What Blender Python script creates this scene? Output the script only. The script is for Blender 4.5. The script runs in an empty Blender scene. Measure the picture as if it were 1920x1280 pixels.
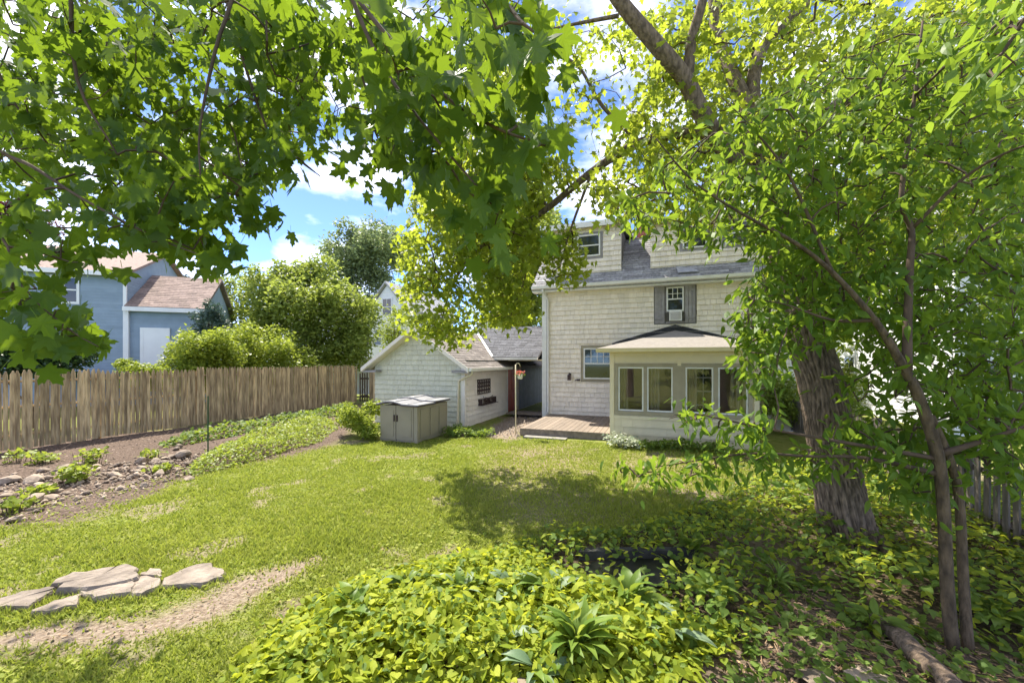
import bpy, math, random
import numpy as np
from mathutils import Matrix, Vector

# ---------------------------------------------------------------- camera, sky, sun, exposure
scene = bpy.context.scene
col = scene.collection
F, CX, HY, CH = 768.0, 960.0, 677.0, 2.04          # focal length in photo pixels, image centre, horizon row, eye height
cam_d = bpy.data.cameras.new('camera'); cam = bpy.data.objects.new('camera', cam_d); col.objects.link(cam)
cam.location = (0, 0, CH); cam.rotation_euler = (math.radians(90), 0, 0)
cam_d.sensor_width = 36; cam_d.lens = F / 1920 * 36; cam_d.shift_y = (HY - 640) / 1920
cam_d.clip_start = 0.05; cam_d.clip_end = 2000
scene.camera = cam

SUN_AZ = math.radians(-32)      # from +Y (away from the camera) towards -X
SUN_EL = math.radians(56)
sdir = Vector((math.sin(SUN_AZ) * math.cos(SUN_EL), math.cos(SUN_AZ) * math.cos(SUN_EL), math.sin(SUN_EL)))
w = bpy.data.worlds.new('World'); scene.world = w; w.use_nodes = True
nt = w.node_tree; N = nt.nodes; L = nt.links; N.clear()
wo = N.new('ShaderNodeOutputWorld'); bg = N.new('ShaderNodeBackground'); bg.inputs[1].default_value = 0.10
sky = N.new('ShaderNodeTexSky'); sky.sky_type = 'NISHITA'; sky.sun_disc = False
sky.sun_elevation = SUN_EL; sky.sun_rotation = SUN_AZ; sky.air_density = 0.33; sky.dust_density = 0.1; sky.ozone_density = 6.0; sky.altitude = 300
tc = N.new('ShaderNodeTexCoord'); mp = N.new('ShaderNodeMapping'); mp.inputs['Scale'].default_value = (3.0, 3.0, 6.5)
mp.inputs['Location'].default_value = (5.2, 1.1, 1.4)
cn = N.new('ShaderNodeTexNoise'); cn.inputs['Scale'].default_value = 1.5; cn.inputs['Detail'].default_value = 7; cn.inputs['Roughness'].default_value = 0.55
cr = N.new('ShaderNodeValToRGB'); cr.color_ramp.elements[0].position = 0.42; cr.color_ramp.elements[1].position = 0.80
mxs = N.new('ShaderNodeMixRGB'); mxs.inputs[2].default_value = (6.6, 6.25, 6.2, 1)
L.new(tc.outputs['Generated'], mp.inputs[0]); L.new(mp.outputs[0], cn.inputs['Vector']); L.new(cn.outputs[0], cr.inputs[0])
L.new(cr.outputs[0], mxs.inputs[0]); L.new(sky.outputs[0], mxs.inputs[1]); L.new(mxs.outputs[0], bg.inputs[0]); L.new(bg.outputs[0], wo.inputs[0])
sl = bpy.data.lights.new('sun', 'SUN'); sl.energy = 2.2; sl.angle = math.radians(0.53); sl.color = (1.0, 0.93, 0.80)
so = bpy.data.objects.new('sun', sl); col.objects.link(so); so.rotation_euler = sdir.to_track_quat('Z', 'Y').to_euler()
vs = scene.view_settings; vs.view_transform = 'Standard'; vs.look = 'None'; vs.gamma = 1; vs.use_curve_mapping = False
vs.exposure = 2.45
scene.cycles.max_bounces = 8; scene.cycles.transparent_max_bounces = 8; scene.cycles.transmission_bounces = 6
scene.cycles.use_denoising = True

rng = np.random.default_rng(7); R = random.Random(11)
def P(px, py, d): return np.array([(px - CX) / F * d, d, CH - (py - HY) / F * d])
def G(px, py):                       # photo pixel -> point on the level ground
    d = CH * F / (py - HY); return np.array([(px - CX) / F * d, d])

# ---------------------------------------------------------------- materials
def nodes_of(name):
    m = bpy.data.materials.new(name); m.use_nodes = True; t = m.node_tree; t.nodes.clear()
    o = t.nodes.new('ShaderNodeOutputMaterial'); return m, t, o
def var_node(t):                     # per-piece variation: attribute on joined meshes, object random on single ones
    a = t.nodes.new('ShaderNodeAttribute'); a.attribute_name = 'var'
    o = t.nodes.new('ShaderNodeObjectInfo'); s = t.nodes.new('ShaderNodeMath'); s.operation = 'ADD'
    f = t.nodes.new('ShaderNodeMath'); f.operation = 'FRACT'
    t.links.new(a.outputs['Fac'], s.inputs[0]); t.links.new(o.outputs['Random'], s.inputs[1]); t.links.new(s.outputs[0], f.inputs[0])
    return f.outputs[0]
def mat(name, c1, c2=None, scale=6, rough=0.7, amt=0.12, bump=0.0, bscale=40, stretch=(1, 1, 1), spec=0.3, metal=0.0, detail=5, ramp=(0.35, 0.65)):
    m, t, o = nodes_of(name); n = t.nodes; l = t.links
    b = n.new('ShaderNodeBsdfPrincipled'); b.inputs['Roughness'].default_value = rough
    b.inputs['Specular IOR Level'].default_value = spec; b.inputs['Metallic'].default_value = metal
    c2 = c2 or tuple(x * 0.8 for x in c1)
    g = n.new('ShaderNodeNewGeometry'); mp = n.new('ShaderNodeMapping'); mp.inputs['Scale'].default_value = stretch
    no = n.new('ShaderNodeTexNoise'); no.inputs['Scale'].default_value = scale; no.inputs['Detail'].default_value = detail
    rp = n.new('ShaderNodeValToRGB'); rp.color_ramp.elements[0].color = (*c1, 1); rp.color_ramp.elements[1].color = (*c2, 1)
    rp.color_ramp.elements[0].position, rp.color_ramp.elements[1].position = ramp
    l.new(g.outputs['Position'], mp.inputs[0]); l.new(mp.outputs[0], no.inputs['Vector']); l.new(no.outputs[0], rp.inputs[0])
    hs = n.new('ShaderNodeHueSaturation'); mr = n.new('ShaderNodeMapRange'); mr.inputs[3].default_value = 1 - amt; mr.inputs[4].default_value = 1 + amt
    l.new(var_node(t), mr.inputs[0]); l.new(mr.outputs[0], hs.inputs['Value']); l.new(rp.outputs[0], hs.inputs['Color'])
    l.new(hs.outputs[0], b.inputs['Base Color'])
    if bump:
        n2 = n.new('ShaderNodeTexNoise'); n2.inputs['Scale'].default_value = bscale; n2.inputs['Detail'].default_value = 6
        bm = n.new('ShaderNodeBump'); bm.inputs['Strength'].default_value = bump; bm.inputs['Distance'].default_value = 0.02
        l.new(mp.outputs[0], n2.inputs['Vector']); l.new(n2.outputs[0], bm.inputs['Height']); l.new(bm.outputs[0], b.inputs['Normal'])
    l.new(b.outputs[0], o.inputs[0]); return m
def leafmat(name, c1, c2, tr, fac=0.45, gloss=0.06, rough=0.45):
    m, t, o = nodes_of(name); n = t.nodes; l = t.links
    v = var_node(t); rp = n.new('ShaderNodeValToRGB'); rp.color_ramp.elements[0].color = (*c1, 1); rp.color_ramp.elements[1].color = (*c2, 1)
    l.new(v, rp.inputs[0])
    d = n.new('ShaderNodeBsdfPrincipled'); d.inputs['Roughness'].default_value = rough; d.inputs['Specular IOR Level'].default_value = 0.22
    l.new(rp.outputs[0], d.inputs['Base Color'])
    tb = n.new('ShaderNodeBsdfTranslucent'); mx = n.new('ShaderNodeMixRGB'); mx.blend_type = 'MIX'; mx.inputs[0].default_value = 0.25
    mx.inputs[1].default_value = (*tr, 1); l.new(rp.outputs[0], mx.inputs[2]); l.new(mx.outputs[0], tb.inputs[0])
    ms = n.new('ShaderNodeMixShader'); ms.inputs[0].default_value = fac
    l.new(d.outputs[0], ms.inputs[1]); l.new(tb.outputs[0], ms.inputs[2]); l.new(ms.outputs[0], o.inputs[0]); return m
def glassmat(name, tint=(0.75, 0.78, 0.75), rough=0.02, refl=0.12):
    m, t, o = nodes_of(name); n = t.nodes; l = t.links
    tr = n.new('ShaderNodeBsdfTransparent'); tr.inputs[0].default_value = (*tint, 1)
    gl = n.new('ShaderNodeBsdfGlossy'); gl.inputs['Roughness'].default_value = rough
    fr = n.new('ShaderNodeFresnel'); fr.inputs[0].default_value = 1.5
    ad = n.new('ShaderNodeMath'); ad.operation = 'ADD'; ad.inputs[1].default_value = refl; ad.use_clamp = True
    ms = n.new('ShaderNodeMixShader'); l.new(fr.outputs[0], ad.inputs[0]); l.new(ad.outputs[0], ms.inputs[0])
    l.new(tr.outputs[0], ms.inputs[1]); l.new(gl.outputs[0], ms.inputs[2]); l.new(ms.outputs[0], o.inputs[0]); return m

# ---------------------------------------------------------------- mesh helpers
class MB:
    def __init__(s): s.v = []; s.f = []; s.var = []; s.cur = 0.0
    def add(s, vs, fs):
        k = len(s.v); s.v += [tuple(map(float, p)) for p in vs]; s.f += [tuple(i + k for i in f) for f in fs]; s.var += [s.cur] * len(vs); return s
    def box(s, x0, x1, y0, y1, z0, z1, M=None):
        vs = [(x, y, z) for z in (z0, z1) for y in (y0, y1) for x in (x0, x1)]
        if M is not None: vs = [tuple(M @ Vector(p)) for p in vs]
        return s.add(vs, [(0, 2, 3, 1), (4, 5, 7, 6), (0, 1, 5, 4), (2, 6, 7, 3), (0, 4, 6, 2), (1, 3, 7, 5)])
    def prism(s, base, vec):         # closed prism: polygon base (list of 3d) swept by vec
        n = len(base); v = Vector(vec); top = [tuple(Vector(p) + v) for p in base]
        return s.add(list(base) + top, [tuple(range(n))[::-1], tuple(range(n, 2 * n))] + [(i, (i + 1) % n, n + (i + 1) % n, n + i) for i in range(n)])
    def tube(s, pts, radii, n=8, cap=True):
        pts = [Vector(p) for p in pts]; m = len(pts)
        if not hasattr(radii, '__len__'): radii = [radii] * m
        up = Vector((0, 0, 1)); vs = []; prev = None
        for i in range(m):
            t = (pts[min(i + 1, m - 1)] - pts[max(i - 1, 0)]); t = t.normalized() if t.length > 1e-9 else Vector((0, 0, 1))
            if prev is None:
                a = t.cross(up) if abs(t.z) < 0.95 else t.cross(Vector((1, 0, 0)))
            else: a = prev - t * prev.dot(t)
            a.normalize(); prev = a; b = t.cross(a)
            vs += [pts[i] + (a * math.cos(2 * math.pi * k / n) + b * math.sin(2 * math.pi * k / n)) * radii[i] for k in range(n)]
        fs = [(i * n + k, i * n + (k + 1) % n, (i + 1) * n + (k + 1) % n, (i + 1) * n + k) for i in range(m - 1) for k in range(n)]
        if cap: fs += [tuple(range(n))[::-1], tuple(range((m - 1) * n, m * n))]
        return s.add(vs, fs)
    def build(s, name, m, parent=None, smooth=False, kind=None):
        me = bpy.data.meshes.new(name); me.from_pydata(s.v, [], s.f); me.update()
        if any(s.var):
            a = me.attributes.new('var', 'FLOAT', 'POINT'); a.data.foreach_set('value', np.array(s.var, dtype=np.float32))
        if smooth: me.polygons.foreach_set('use_smooth', [True] * len(me.polygons))
        return link(name, me, m, parent, kind)
def link(name, me, m, parent=None, kind=None):
    o = bpy.data.objects.new(name, me); col.objects.link(o); o.parent = parent
    if m is not None and not me.materials: me.materials.append(m)
    if kind: o['kind'] = kind
    return o
def tag(o, label, cat, group=None, kind=None):
    o['label'] = label; o['category'] = cat
    if group: o['group'] = group
    if kind: o['kind'] = kind
    return o
def empty(name, loc=(0, 0, 0), rz=0.0):
    o = bpy.data.objects.new(name, None); o.empty_display_size = 0.1; col.objects.link(o); o.location = loc; o.rotation_euler = (0, 0, rz); return o
def np_mesh(name, verts, tris, m, parent=None, var=None, smooth=False, kind=None):
    me = bpy.data.meshes.new(name); nv, nf = len(verts), len(tris)
    me.vertices.add(nv); me.vertices.foreach_set('co', np.ascontiguousarray(verts, dtype=np.float32).ravel())
    k = tris.shape[1]
    me.loops.add(nf * k); me.loops.foreach_set('vertex_index', np.ascontiguousarray(tris, dtype=np.int32).ravel())
    me.polygons.add(nf); me.polygons.foreach_set('loop_start', np.arange(0, nf * k, k, dtype=np.int32)); me.polygons.foreach_set('loop_total', np.full(nf, k, dtype=np.int32))
    if smooth: me.polygons.foreach_set('use_smooth', np.ones(nf, dtype=bool))
    me.update(calc_edges=True)
    if var is not None:
        a = me.attributes.new('var', 'FLOAT', 'POINT'); a.data.foreach_set('value', np.ascontiguousarray(var, dtype=np.float32))
    return link(name, me, m, parent, kind)
def unit(a): return a / np.maximum(np.linalg.norm(a, axis=-1, keepdims=True), 1e-9)
def pip(poly, x, y):                 # vectorised point-in-polygon
    x = np.asarray(x); y = np.asarray(y); r = np.zeros(x.shape, bool); n = len(poly)
    for i in range(n):
        x0, y0 = poly[i]; x1, y1 = poly[(i + 1) % n]
        c = ((y0 > y) != (y1 > y)) & (x < (x1 - x0) * (y - y0) / ((y1 - y0) if y1 != y0 else 1e-9) + x0); r ^= c
    return r
def sdist(poly, x, y):               # signed distance, negative inside
    x = np.asarray(x, float); y = np.asarray(y, float); best = np.full(x.shape, 1e9); n = len(poly)
    for i in range(n):
        ax, ay = poly[i]; bx, by = poly[(i + 1) % n]; dx, dy = bx - ax, by - ay
        t = np.clip(((x - ax) * dx + (y - ay) * dy) / max(dx * dx + dy * dy, 1e-9), 0, 1)
        best = np.minimum(best, np.hypot(x - ax - t * dx, y - ay - t * dy))
    return np.where(pip(poly, x, y), -best, best)
def in_poly_points(poly, n, g=None):
    g = g or rng; p = np.array(poly, float); lo, hi = p.min(0), p.max(0); out = np.zeros((0, 2))
    while len(out) < n:
        q = g.uniform(lo, hi, (n * 2, 2)); out = np.vstack([out, q[pip(poly, q[:, 0], q[:, 1])]])
    return out[:n]
_ph = rng.uniform(0, 6.28, (40,)); _dr = rng.uniform(0, 6.28, (40,))
def vnoise(x, y, s=1.0, oct=4):      # smooth pseudo noise, about -1..1
    r = 0.0; a = 1.0; tot = 0
    for o in range(oct):
        for k in range(4):
            i = o * 4 + k; f = s * (1.9 ** o) * (0.8 + 0.1 * k)
            r = r + a * np.sin(f * (x * math.cos(_dr[i]) + y * math.sin(_dr[i])) + _ph[i] + 1.3 * np.sin(f * 0.7 * (x * math.sin(_dr[i + 8]) - y * math.cos(_dr[i + 8])) + _ph[i + 9]))
        tot += a * 2.2; a *= 0.6
    return r / tot

# ---------------------------------------------------------------- leaves
def mirror_leaf(right, ctr, fold=0.12, curl=0.15, petiole=0.0):
    pts = list(right) + [(-x, y) for x, y in right[-2:0:-1]]
    vs = [(ctr[0], ctr[1])] + pts; n = len(pts)
    v = np.array([(x, y, fold * abs(x) - curl * (y * y * 0.6 + x * x)) for x, y in vs])
    f = [(0, 1 + i, 1 + (i + 1) % n) for i in range(n)]
    if petiole:
        k = len(v); y0 = right[0][1]
        v = np.vstack([v, [(-0.012, y0, 0), (0.012, y0, 0), (0.012, y0 - petiole, 0.05), (-0.012, y0 - petiole, 0.05)]]); f += [(k, k + 1, k + 2), (k, k + 2, k + 3)]
    return v.astype(np.float64), np.array(f)
MAPLE = mirror_leaf([(0, .03), (.16, -.04), (.38, -.08), (.33, .08), (.45, .13), (.34, .24), (.56, .36), (.70, .58), (.52, .54), (.45, .61), (.27, .50), (.21, .56), (.26, .76), (.13, .80), (0, 1.0)], (0, .3), 0.10, 0.16, 0.45)
SILVER = mirror_leaf([(0, 0), (.33, .0), (.24, .2), (.60, .46), (.26, .46), (.22, .62), (0, 1.0)], (0, .3), 0.12, 0.2)
OVATE = mirror_leaf([(0, 0), (.17, .10), (.27, .33), (.22, .58), (.10, .82), (0, 1)], (0, .4), 0.22, 0.35, 0.12)
LANCE = mirror_leaf([(0, 0), (.10, .08), (.19, .28), (.185, .50), (.10, .76), (.03, .92), (0, 1)], (0, .4), 0.25, 0.45, 0.15)
HEART = mirror_leaf([(0, .08), (.18, 0), (.40, .12), (.44, .36), (.29, .66), (.11, .88), (0, 1)], (0, .35), 0.18, 0.25, 0.3)
DIAMOND = (np.array([(0, 0, 0), (.3, .45, .06), (0, 1, -.1), (-.3, .45, .06)], float), np.array([(0, 1, 2), (0, 2, 3)]))
def orient(n, droop=(0.3, 1.0), hor=0.8, up=0.6, g=None, nrm_rand=0.6):
    """random leaf frames: tip direction droops, blade normal leans upward. returns (n,3,3) columns x,y,z"""
    g = g or rng; a = g.uniform(0, 2 * np.pi, n)
    tip = unit(np.stack([np.cos(a) * hor, np.sin(a) * hor, -g.uniform(droop[0], droop[1], n)], 1))
    z = g.normal(0, nrm_rand, (n, 3)) + np.array([0, 0, up]); z = unit(z - tip * np.sum(z * tip, 1, keepdims=True))
    x = np.cross(tip, z); return np.stack([x, tip, z], 2)
def leaf_mass(name, leaf, pos, frm, size, m, parent, var=None):
    v, f = leaf; n = len(pos)
    if n == 0: return None
    vv = np.repeat(v[None], n, 0); vv[:, :, 2] *= rng.uniform(-.4, 2.6, n)[:, None]; vv[:, :, 0] *= rng.uniform(.8, 1.12, n)[:, None]
    V = np.einsum('nij,nvj->nvi', frm, vv) * size[:, None, None] + pos[:, None, :]
    T = f[None] + (np.arange(n) * len(v))[:, None, None]
    var = rng.uniform(0, 1, n) if var is None else var
    return np_mesh(name, V.reshape(-1, 3), T.reshape(-1, 3), m, parent, np.repeat(var, len(v)), kind='stuff')
_shared = {}
def shared_mesh(key, leaf, m):
    k = (key, m.name)
    if k not in _shared:
        me = bpy.data.meshes.new(key); me.from_pydata([tuple(p) for p in leaf[0]], [], [tuple(int(i) for i in q) for q in leaf[1]]); me.update(); me.materials.append(m); _shared[k] = me
    return _shared[k]
def put_leaf(name, me, pos, frm, s, parent):
    o = bpy.data.objects.new(name, me); col.objects.link(o); o.parent = parent
    frm = frm * np.array([R.uniform(.82, 1.1), 1, R.uniform(-.4, 2.6)])[None]; M = Matrix([[*(frm[i] * s), pos[i]] for i in range(3)] + [[0, 0, 0, 1]]); o.matrix_local = M; return o
def leaves(leaf, key, pos, frm, size, m, parent, n_obj=300, mass='foliage'):
    """the leaves that show largest become single parts, the rest one joined part"""
    d = np.maximum(pos[:, 1], 0.2); px = CX + pos[:, 0] / d * F; py = HY - (pos[:, 2] - CH) / d * F
    vis = (px > 5) & (px < 1915) & (py > 5) & (py < 1275) & (pos[:, 1] > 0.4)
    sc = np.where(vis, size / d, 0); idx = np.argsort(-sc); k = min(n_obj, int(vis.sum())); big = idx[:k]; rest = idx[k:]
    me = shared_mesh(key, leaf, m)
    for i in big: put_leaf('leaf', me, pos[i], frm[i], size[i], parent)
    leaf_mass(mass, leaf, pos[rest], frm[rest], size[rest], m, parent)
def resample(pts, step=0.15):
    pts = [np.array(p[:3], float) for p in pts]; out = []
    for a, b in zip(pts[:-1], pts[1:]):
        k = max(1, int(np.linalg.norm(b - a) / step)); out += [a + (b - a) * i / k for i in range(k)]
    return np.array(out + [pts[-1]])
def smooth_line(pts, n=4):           # Catmull-Rom through (x,y,z,r)
    p = np.array(pts, float); p = np.vstack([2 * p[0] - p[1], p, 2 * p[-1] - p[-2]]); out = []
    for i in range(1, len(p) - 2):
        for k in range(n):
            t = k / n; a, b, c, d = p[i - 1], p[i], p[i + 1], p[i + 2]
            out.append(0.5 * ((2 * b) + (c - a) * t + (2 * a - 5 * b + 4 * c - d) * t * t + (3 * b - a - 3 * c + d) * t ** 3))
    out = np.array(out + [p[-2]]); out[:, 3] = np.maximum(out[:, 3], 0.002); return out
def pxline(pts): return [(*P(a, b, d), r) for a, b, d, r in pts]
def grow(skel, targets, maxr=0.02, minr=0.0025):
    """connect targets to a skeleton by nearest-node growth; returns list of (parent point, point, radius)"""
    nodes = [*skel]; ns = len(nodes); par = [-1] * ns
    T = np.array(targets); d0 = np.min(np.linalg.norm(T[:, None] - np.array(skel)[None], axis=2), axis=1); arr = np.array(nodes)
    arr = np.vstack([arr, np.zeros((len(T) * 2, 3))]); cnt = ns; par = np.full(len(arr), -1); endnode = []
    for i in np.argsort(d0):
        t = T[i]; dd = np.linalg.norm(arr[:cnt] - t, axis=1); j = int(np.argmin(dd)); a = arr[j]
        mid = (a + t) / 2 + np.array([0, 0, 0.10 * dd[j]]) + rng.normal(0, 0.06, 3) * dd[j]
        arr[cnt] = mid; par[cnt] = j; arr[cnt + 1] = t; par[cnt + 1] = cnt; endnode.append((i, cnt + 1)); cnt += 2
    load = np.ones(cnt)
    for i in range(cnt - 1, ns - 1, -1):
        if par[i] >= 0: load[par[i]] += load[i]
    segs = [(arr[par[i]], arr[i], min(maxr, minr * math.sqrt(load[i])), ) for i in range(ns, cnt)]
    return segs, [(i, arr[par[par[k]]], arr[par[k]], arr[k]) for i, k in endnode]
def twig_mesh(name, segs, m, parent, n=4):
    mb = MB()
    for a, b, r in segs: mb.tube([a, b], [r, r * 0.85], n, cap=False)
    return mb.build(name, m, parent, smooth=True, kind='stuff')
def canopy(tree, skel, targets, leaf, key, m, tm, per, lsize, spread, n_obj=300, droop=(.3, 1.), hor=.8, up=.6, maxr=0.02, mass='foliage', nrm_rand=0.6, tw='twigs'):
    segs, ends = grow(skel, targets, maxr); twig_mesh(tw, segs, tm, tree)
    pos = []
    for i, a, b, c in ends:
        k = max(1, int(rng.poisson(per)))
        for q in range(k):
            t = rng.uniform(0.1, 1.0); p = (a if t < .5 else b) + ((b - a) * (t * 2) if t < .5 else (c - b) * (t * 2 - 1))
            if np.linalg.norm(c - a) > 0.8: p = c + (b - c) * rng.uniform(0, .5)
            pos.append(p + rng.normal(0, spread, 3))
    pos = np.array(pos); n = len(pos); size = rng.uniform(lsize[0], lsize[1], n)
    leaves(leaf, key, pos, orient(n, droop, hor, up, nrm_rand=nrm_rand), size, m, tree, n_obj, mass)
# ---------------------------------------------------------------- palette
M_wall = mat('painted_shingle', (.86, .77, .645), (.78, .695, .58), scale=1.6, amt=.07, bump=.25, bscale=30, stretch=(6, 6, 1), rough=.65)
M_gable = mat('shaded_gable_shingle', (.62, .60, .47), (.57, .55, .43), scale=3, amt=.06, bump=.25, bscale=30, stretch=(6, 6, 1), rough=.65)  # garage paint darkened and greened: gable shade and grass bounce put into the colour
M_shed = mat('painted_shingle_garage', (.82, .75, .67), (.77, .70, .62), scale=3, amt=.05, bump=.25, bscale=30, stretch=(6, 6, 1), rough=.65)
M_back = mat('wall_backing', (.16, .15, .13), (.12, .115, .10))
M_cream = mat('cream_paint', (.70, .61, .42), (.64, .56, .385), scale=4, amt=.05, rough=.5)
M_white = mat('white_trim', (.78, .77, .72), (.70, .69, .64), scale=5, amt=.04, rough=.45)
M_taupe = mat('taupe_trim', (.34, .295, .205), (.29, .255, .175), scale=5, amt=.05, rough=.5)
M_shutter = mat('grey_shutter_paint', (.33, .31, .31), (.27, .25, .25), scale=8, amt=.08, rough=.6)
M_slate = mat('grey_roof_shingle', (.36, .355, .36), (.23, .225, .23), scale=14, amt=.30, bump=.3, bscale=160, rough=.85)
M_brownroof = mat('brown_roof_shingle', (.27, .24, .22), (.18, .158, .145), scale=14, amt=.28, bump=.3, bscale=160, rough=.9)
M_darkroof = mat('dark_roof_shingle', (.11, .115, .13), (.07, .072, .085), scale=14, amt=.30, bump=.3, bscale=160, rough=.85)
M_pinkroof = mat('pinkish_roof_shingle', (.33, .245, .205), (.23, .17, .145), scale=10, amt=.25, bump=.3, bscale=120, rough=.9)
M_membrane = mat('black_flashing', (.025, .025, .03), (.035, .035, .04), scale=8, rough=.55)
M_lightroof = mat('pale_roll_roofing', (.27, .245, .22), (.22, .20, .18), scale=9, amt=.1, bump=.3, bscale=180, rough=.9)
M_metal = mat('galvanised_flashing', (.55, .56, .58), (.45, .46, .48), scale=6, rough=.4, metal=.6)
M_glass = mat('dark_window_glass', (.018, .022, .022), (.03, .035, .035), scale=2, rough=.05, spec=.8, amt=0)
M_pane = glassmat('sunroom_glass', (.88, .88, .85), .02, .02)
M_red = mat('red_door_paint', (.50, .075, .045), (.40, .06, .035), scale=5, rough=.5)
M_shade_board = mat('passage_shade_boards', (.20, .205, .22), (.16, .165, .175), scale=5, amt=.1, rough=.7)  # dark grey carries the passage shade in its colour
M_iron = mat('dark_iron', (.05, .03, .028), (.07, .045, .04), scale=20, rough=.6)
M_deck = mat('weathered_decking', (.27, .215, .165), (.17, .135, .105), scale=5, amt=.16, bump=.3, bscale=24, stretch=(1, 6, 1), rough=.8)
M_fence = mat('weathered_cedar', (.55, .42, .235), (.25, .18, .10), scale=3.2, amt=.34, bump=.5, bscale=16, stretch=(5, 5, .7), rough=.9)
M_oldrail = mat('grey_weathered_wood', (.19, .16, .13), (.10, .085, .07), scale=4, amt=.22, bump=.4, bscale=20, stretch=(5, 5, .8), rough=.9)
M_resin = mat('taupe_resin', (.31, .265, .19), (.28, .24, .17), scale=3, amt=.03, rough=.55)
M_lid = mat('grey_resin_lid', (.27, .27, .28), (.24, .24, .25), scale=3, amt=.03, rough=.5)
M_blue = mat('blue_grey_siding', (.26, .335, .42), (.23, .30, .375), scale=3, amt=.05, rough=.6)
M_vinyl = mat('white_siding', (.78, .79, .80), (.72, .73, .75), scale=2, amt=.03, rough=.5)
M_brick = mat('red_brick', (.30, .10, .07), (.22, .075, .055), scale=22, amt=.2, rough=.9)
M_brown_in = mat('interior_brown', (.42, .29, .22), (.36, .25, .19), scale=3, rough=.7)
M_curtain = mat('sheer_curtain', (.60, .52, .45), (.5, .43, .37), scale=4, rough=.8)
M_stone = mat('field_stone', (.40, .32, .245), (.19, .15, .115), scale=5, amt=.25, bump=.6, bscale=22, rough=.9)
M_flag = mat('flagstone', (.30, .25, .205), (.17, .14, .115), scale=7, amt=.14, bump=1.0, bscale=22, rough=.9)
M_concrete = mat('pale_concrete', (.32, .30, .265), (.24, .225, .20), scale=6, rough=.9)
M_bark = mat('furrowed_bark', (.23, .168, .12), (.095, .07, .05), scale=5, amt=.1, bump=1.0, bscale=11, stretch=(5, 5, 1.8), rough=.95, detail=8)
M_bark2 = mat('smooth_bark', (.14, .10, .062), (.06, .043, .028), scale=9, amt=.1, bump=.8, bscale=20, stretch=(3, 3, 1), rough=.9)
M_twig = mat('twig_bark', (.11, .075, .05), (.07, .05, .035), scale=8, rough=.9)

# ---------------------------------------------------------------- ground
def gp(l): return [tuple(G(a, b)) for a, b in l]
BED = gp([(400, 1330), (500, 1180), (600, 1115), (700, 1075), (830, 1046), (930, 1026), (1010, 1008), (1130, 1000), (1240, 975), (1330, 940), (1430, 890), (1500, 850), (1560, 835), (1800, 900), (2100, 1000), (2700, 1330)])
DIRT_BR = gp([(1290, 1420), (1330, 1290), (1390, 1240), (1440, 1130), (1470, 1090), (1550, 1095), (1550, 1160), (1640, 1200), (1780, 1200), (2000, 1260), (2300, 1420)])
MULCH = gp([(-700, 850), (-200, 838), (0, 828), (200, 815), (390, 796), (560, 768), (660, 748), (700, 760), (650, 825), (560, 850), (370, 886), (300, 925), (200, 962), (90, 990), (-120, 1005), (-500, 1010)])
PACHY = gp([(345, 888), (385, 852), (450, 826), (520, 805), (560, 792), (622, 787), (632, 806), (600, 830), (520, 852), (430, 877), (370, 892)])
STRIP = gp([(-300, 1215), (0, 1180), (150, 1165), (300, 1140), (420, 1100), (510, 1062), (600, 1040), (610, 1052), (545, 1090), (430, 1150), (300, 1195), (150, 1225), (0, 1245), (-300, 1280)])
DRY1 = gp([(940, 840), (1070, 833), (1110, 870), (1060, 905), (960, 905), (890, 890)])
DRY2 = gp([(1180, 850), (1430, 855), (1450, 920), (1330, 945), (1150, 930)])
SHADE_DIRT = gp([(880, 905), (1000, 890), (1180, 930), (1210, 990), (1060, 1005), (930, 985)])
GRAVEL = gp([(905, 812), (925, 796), (968, 778), (1020, 770), (1020, 790), (978, 806), (975, 822), (915, 822)])
xs = np.concatenate([[-500, -250, -120, -70, -45, -32, -24, -19, -16], np.arange(-14, 9.01, .075), [9.5, 10.5, 12, 15, 20, 28, 40, 70, 120, 250, 500]])
ys = np.concatenate([[-200, -80, -30, -12, -5, -2, 0, 1, 1.6], np.arange(2.1, 17, .075), [17.6, 18.5, 20, 22, 25, 30, 40, 60, 100, 200, 400, 900]])
gx, gy = np.meshgrid(xs, ys); X, Y = gx.ravel(), gy.ravel()
def height(x, y):
    near = np.clip((20 - np.hypot(x, y - 6)) / 6, 0, 1)
    return near * (0.02 * vnoise(x, y, 0.9, 2) + 0.010 * vnoise(x, y, 7, 2))
def smask(poly, x, y, soft=.18, wob=.16):
    d = sdist(poly, x + wob * vnoise(x, y, 3.1, 3), y + wob * vnoise(y, x, 3.1, 3)); return np.clip(.5 - d / (2 * soft), 0, 1)
def dirt_of(x, y):
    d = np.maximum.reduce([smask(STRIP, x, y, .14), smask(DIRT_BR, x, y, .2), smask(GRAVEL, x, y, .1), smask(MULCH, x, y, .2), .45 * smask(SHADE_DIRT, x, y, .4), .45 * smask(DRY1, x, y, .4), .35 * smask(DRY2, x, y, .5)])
    patch = np.clip((vnoise(x, y, 3.2, 4) - .36) * 6, 0, 1) * .9
    return np.clip(np.maximum(d, patch * .75), 0, 1)
near_g = (X > -16) & (X < 12) & (Y > 1) & (Y < 19)
dirt = np.zeros_like(X); dirt[near_g] = dirt_of(X[near_g], Y[near_g])
bedm = np.zeros_like(X); bedm[near_g] = smask(BED, X[near_g], Y[near_g], .12); mul = np.zeros_like(X); mul[near_g] = np.maximum(smask(MULCH, X[near_g], Y[near_g], .2), .7 * smask(DIRT_BR, X[near_g], Y[near_g], .2))
dry = np.zeros_like(X); dry[near_g] = np.maximum(smask(DRY1, X[near_g], Y[near_g], .6), smask(DRY2, X[near_g], Y[near_g], .6))
Zg = height(X, Y) - .05 * np.clip(1 - np.abs(X) / 14, 0, 1) * 0
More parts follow.
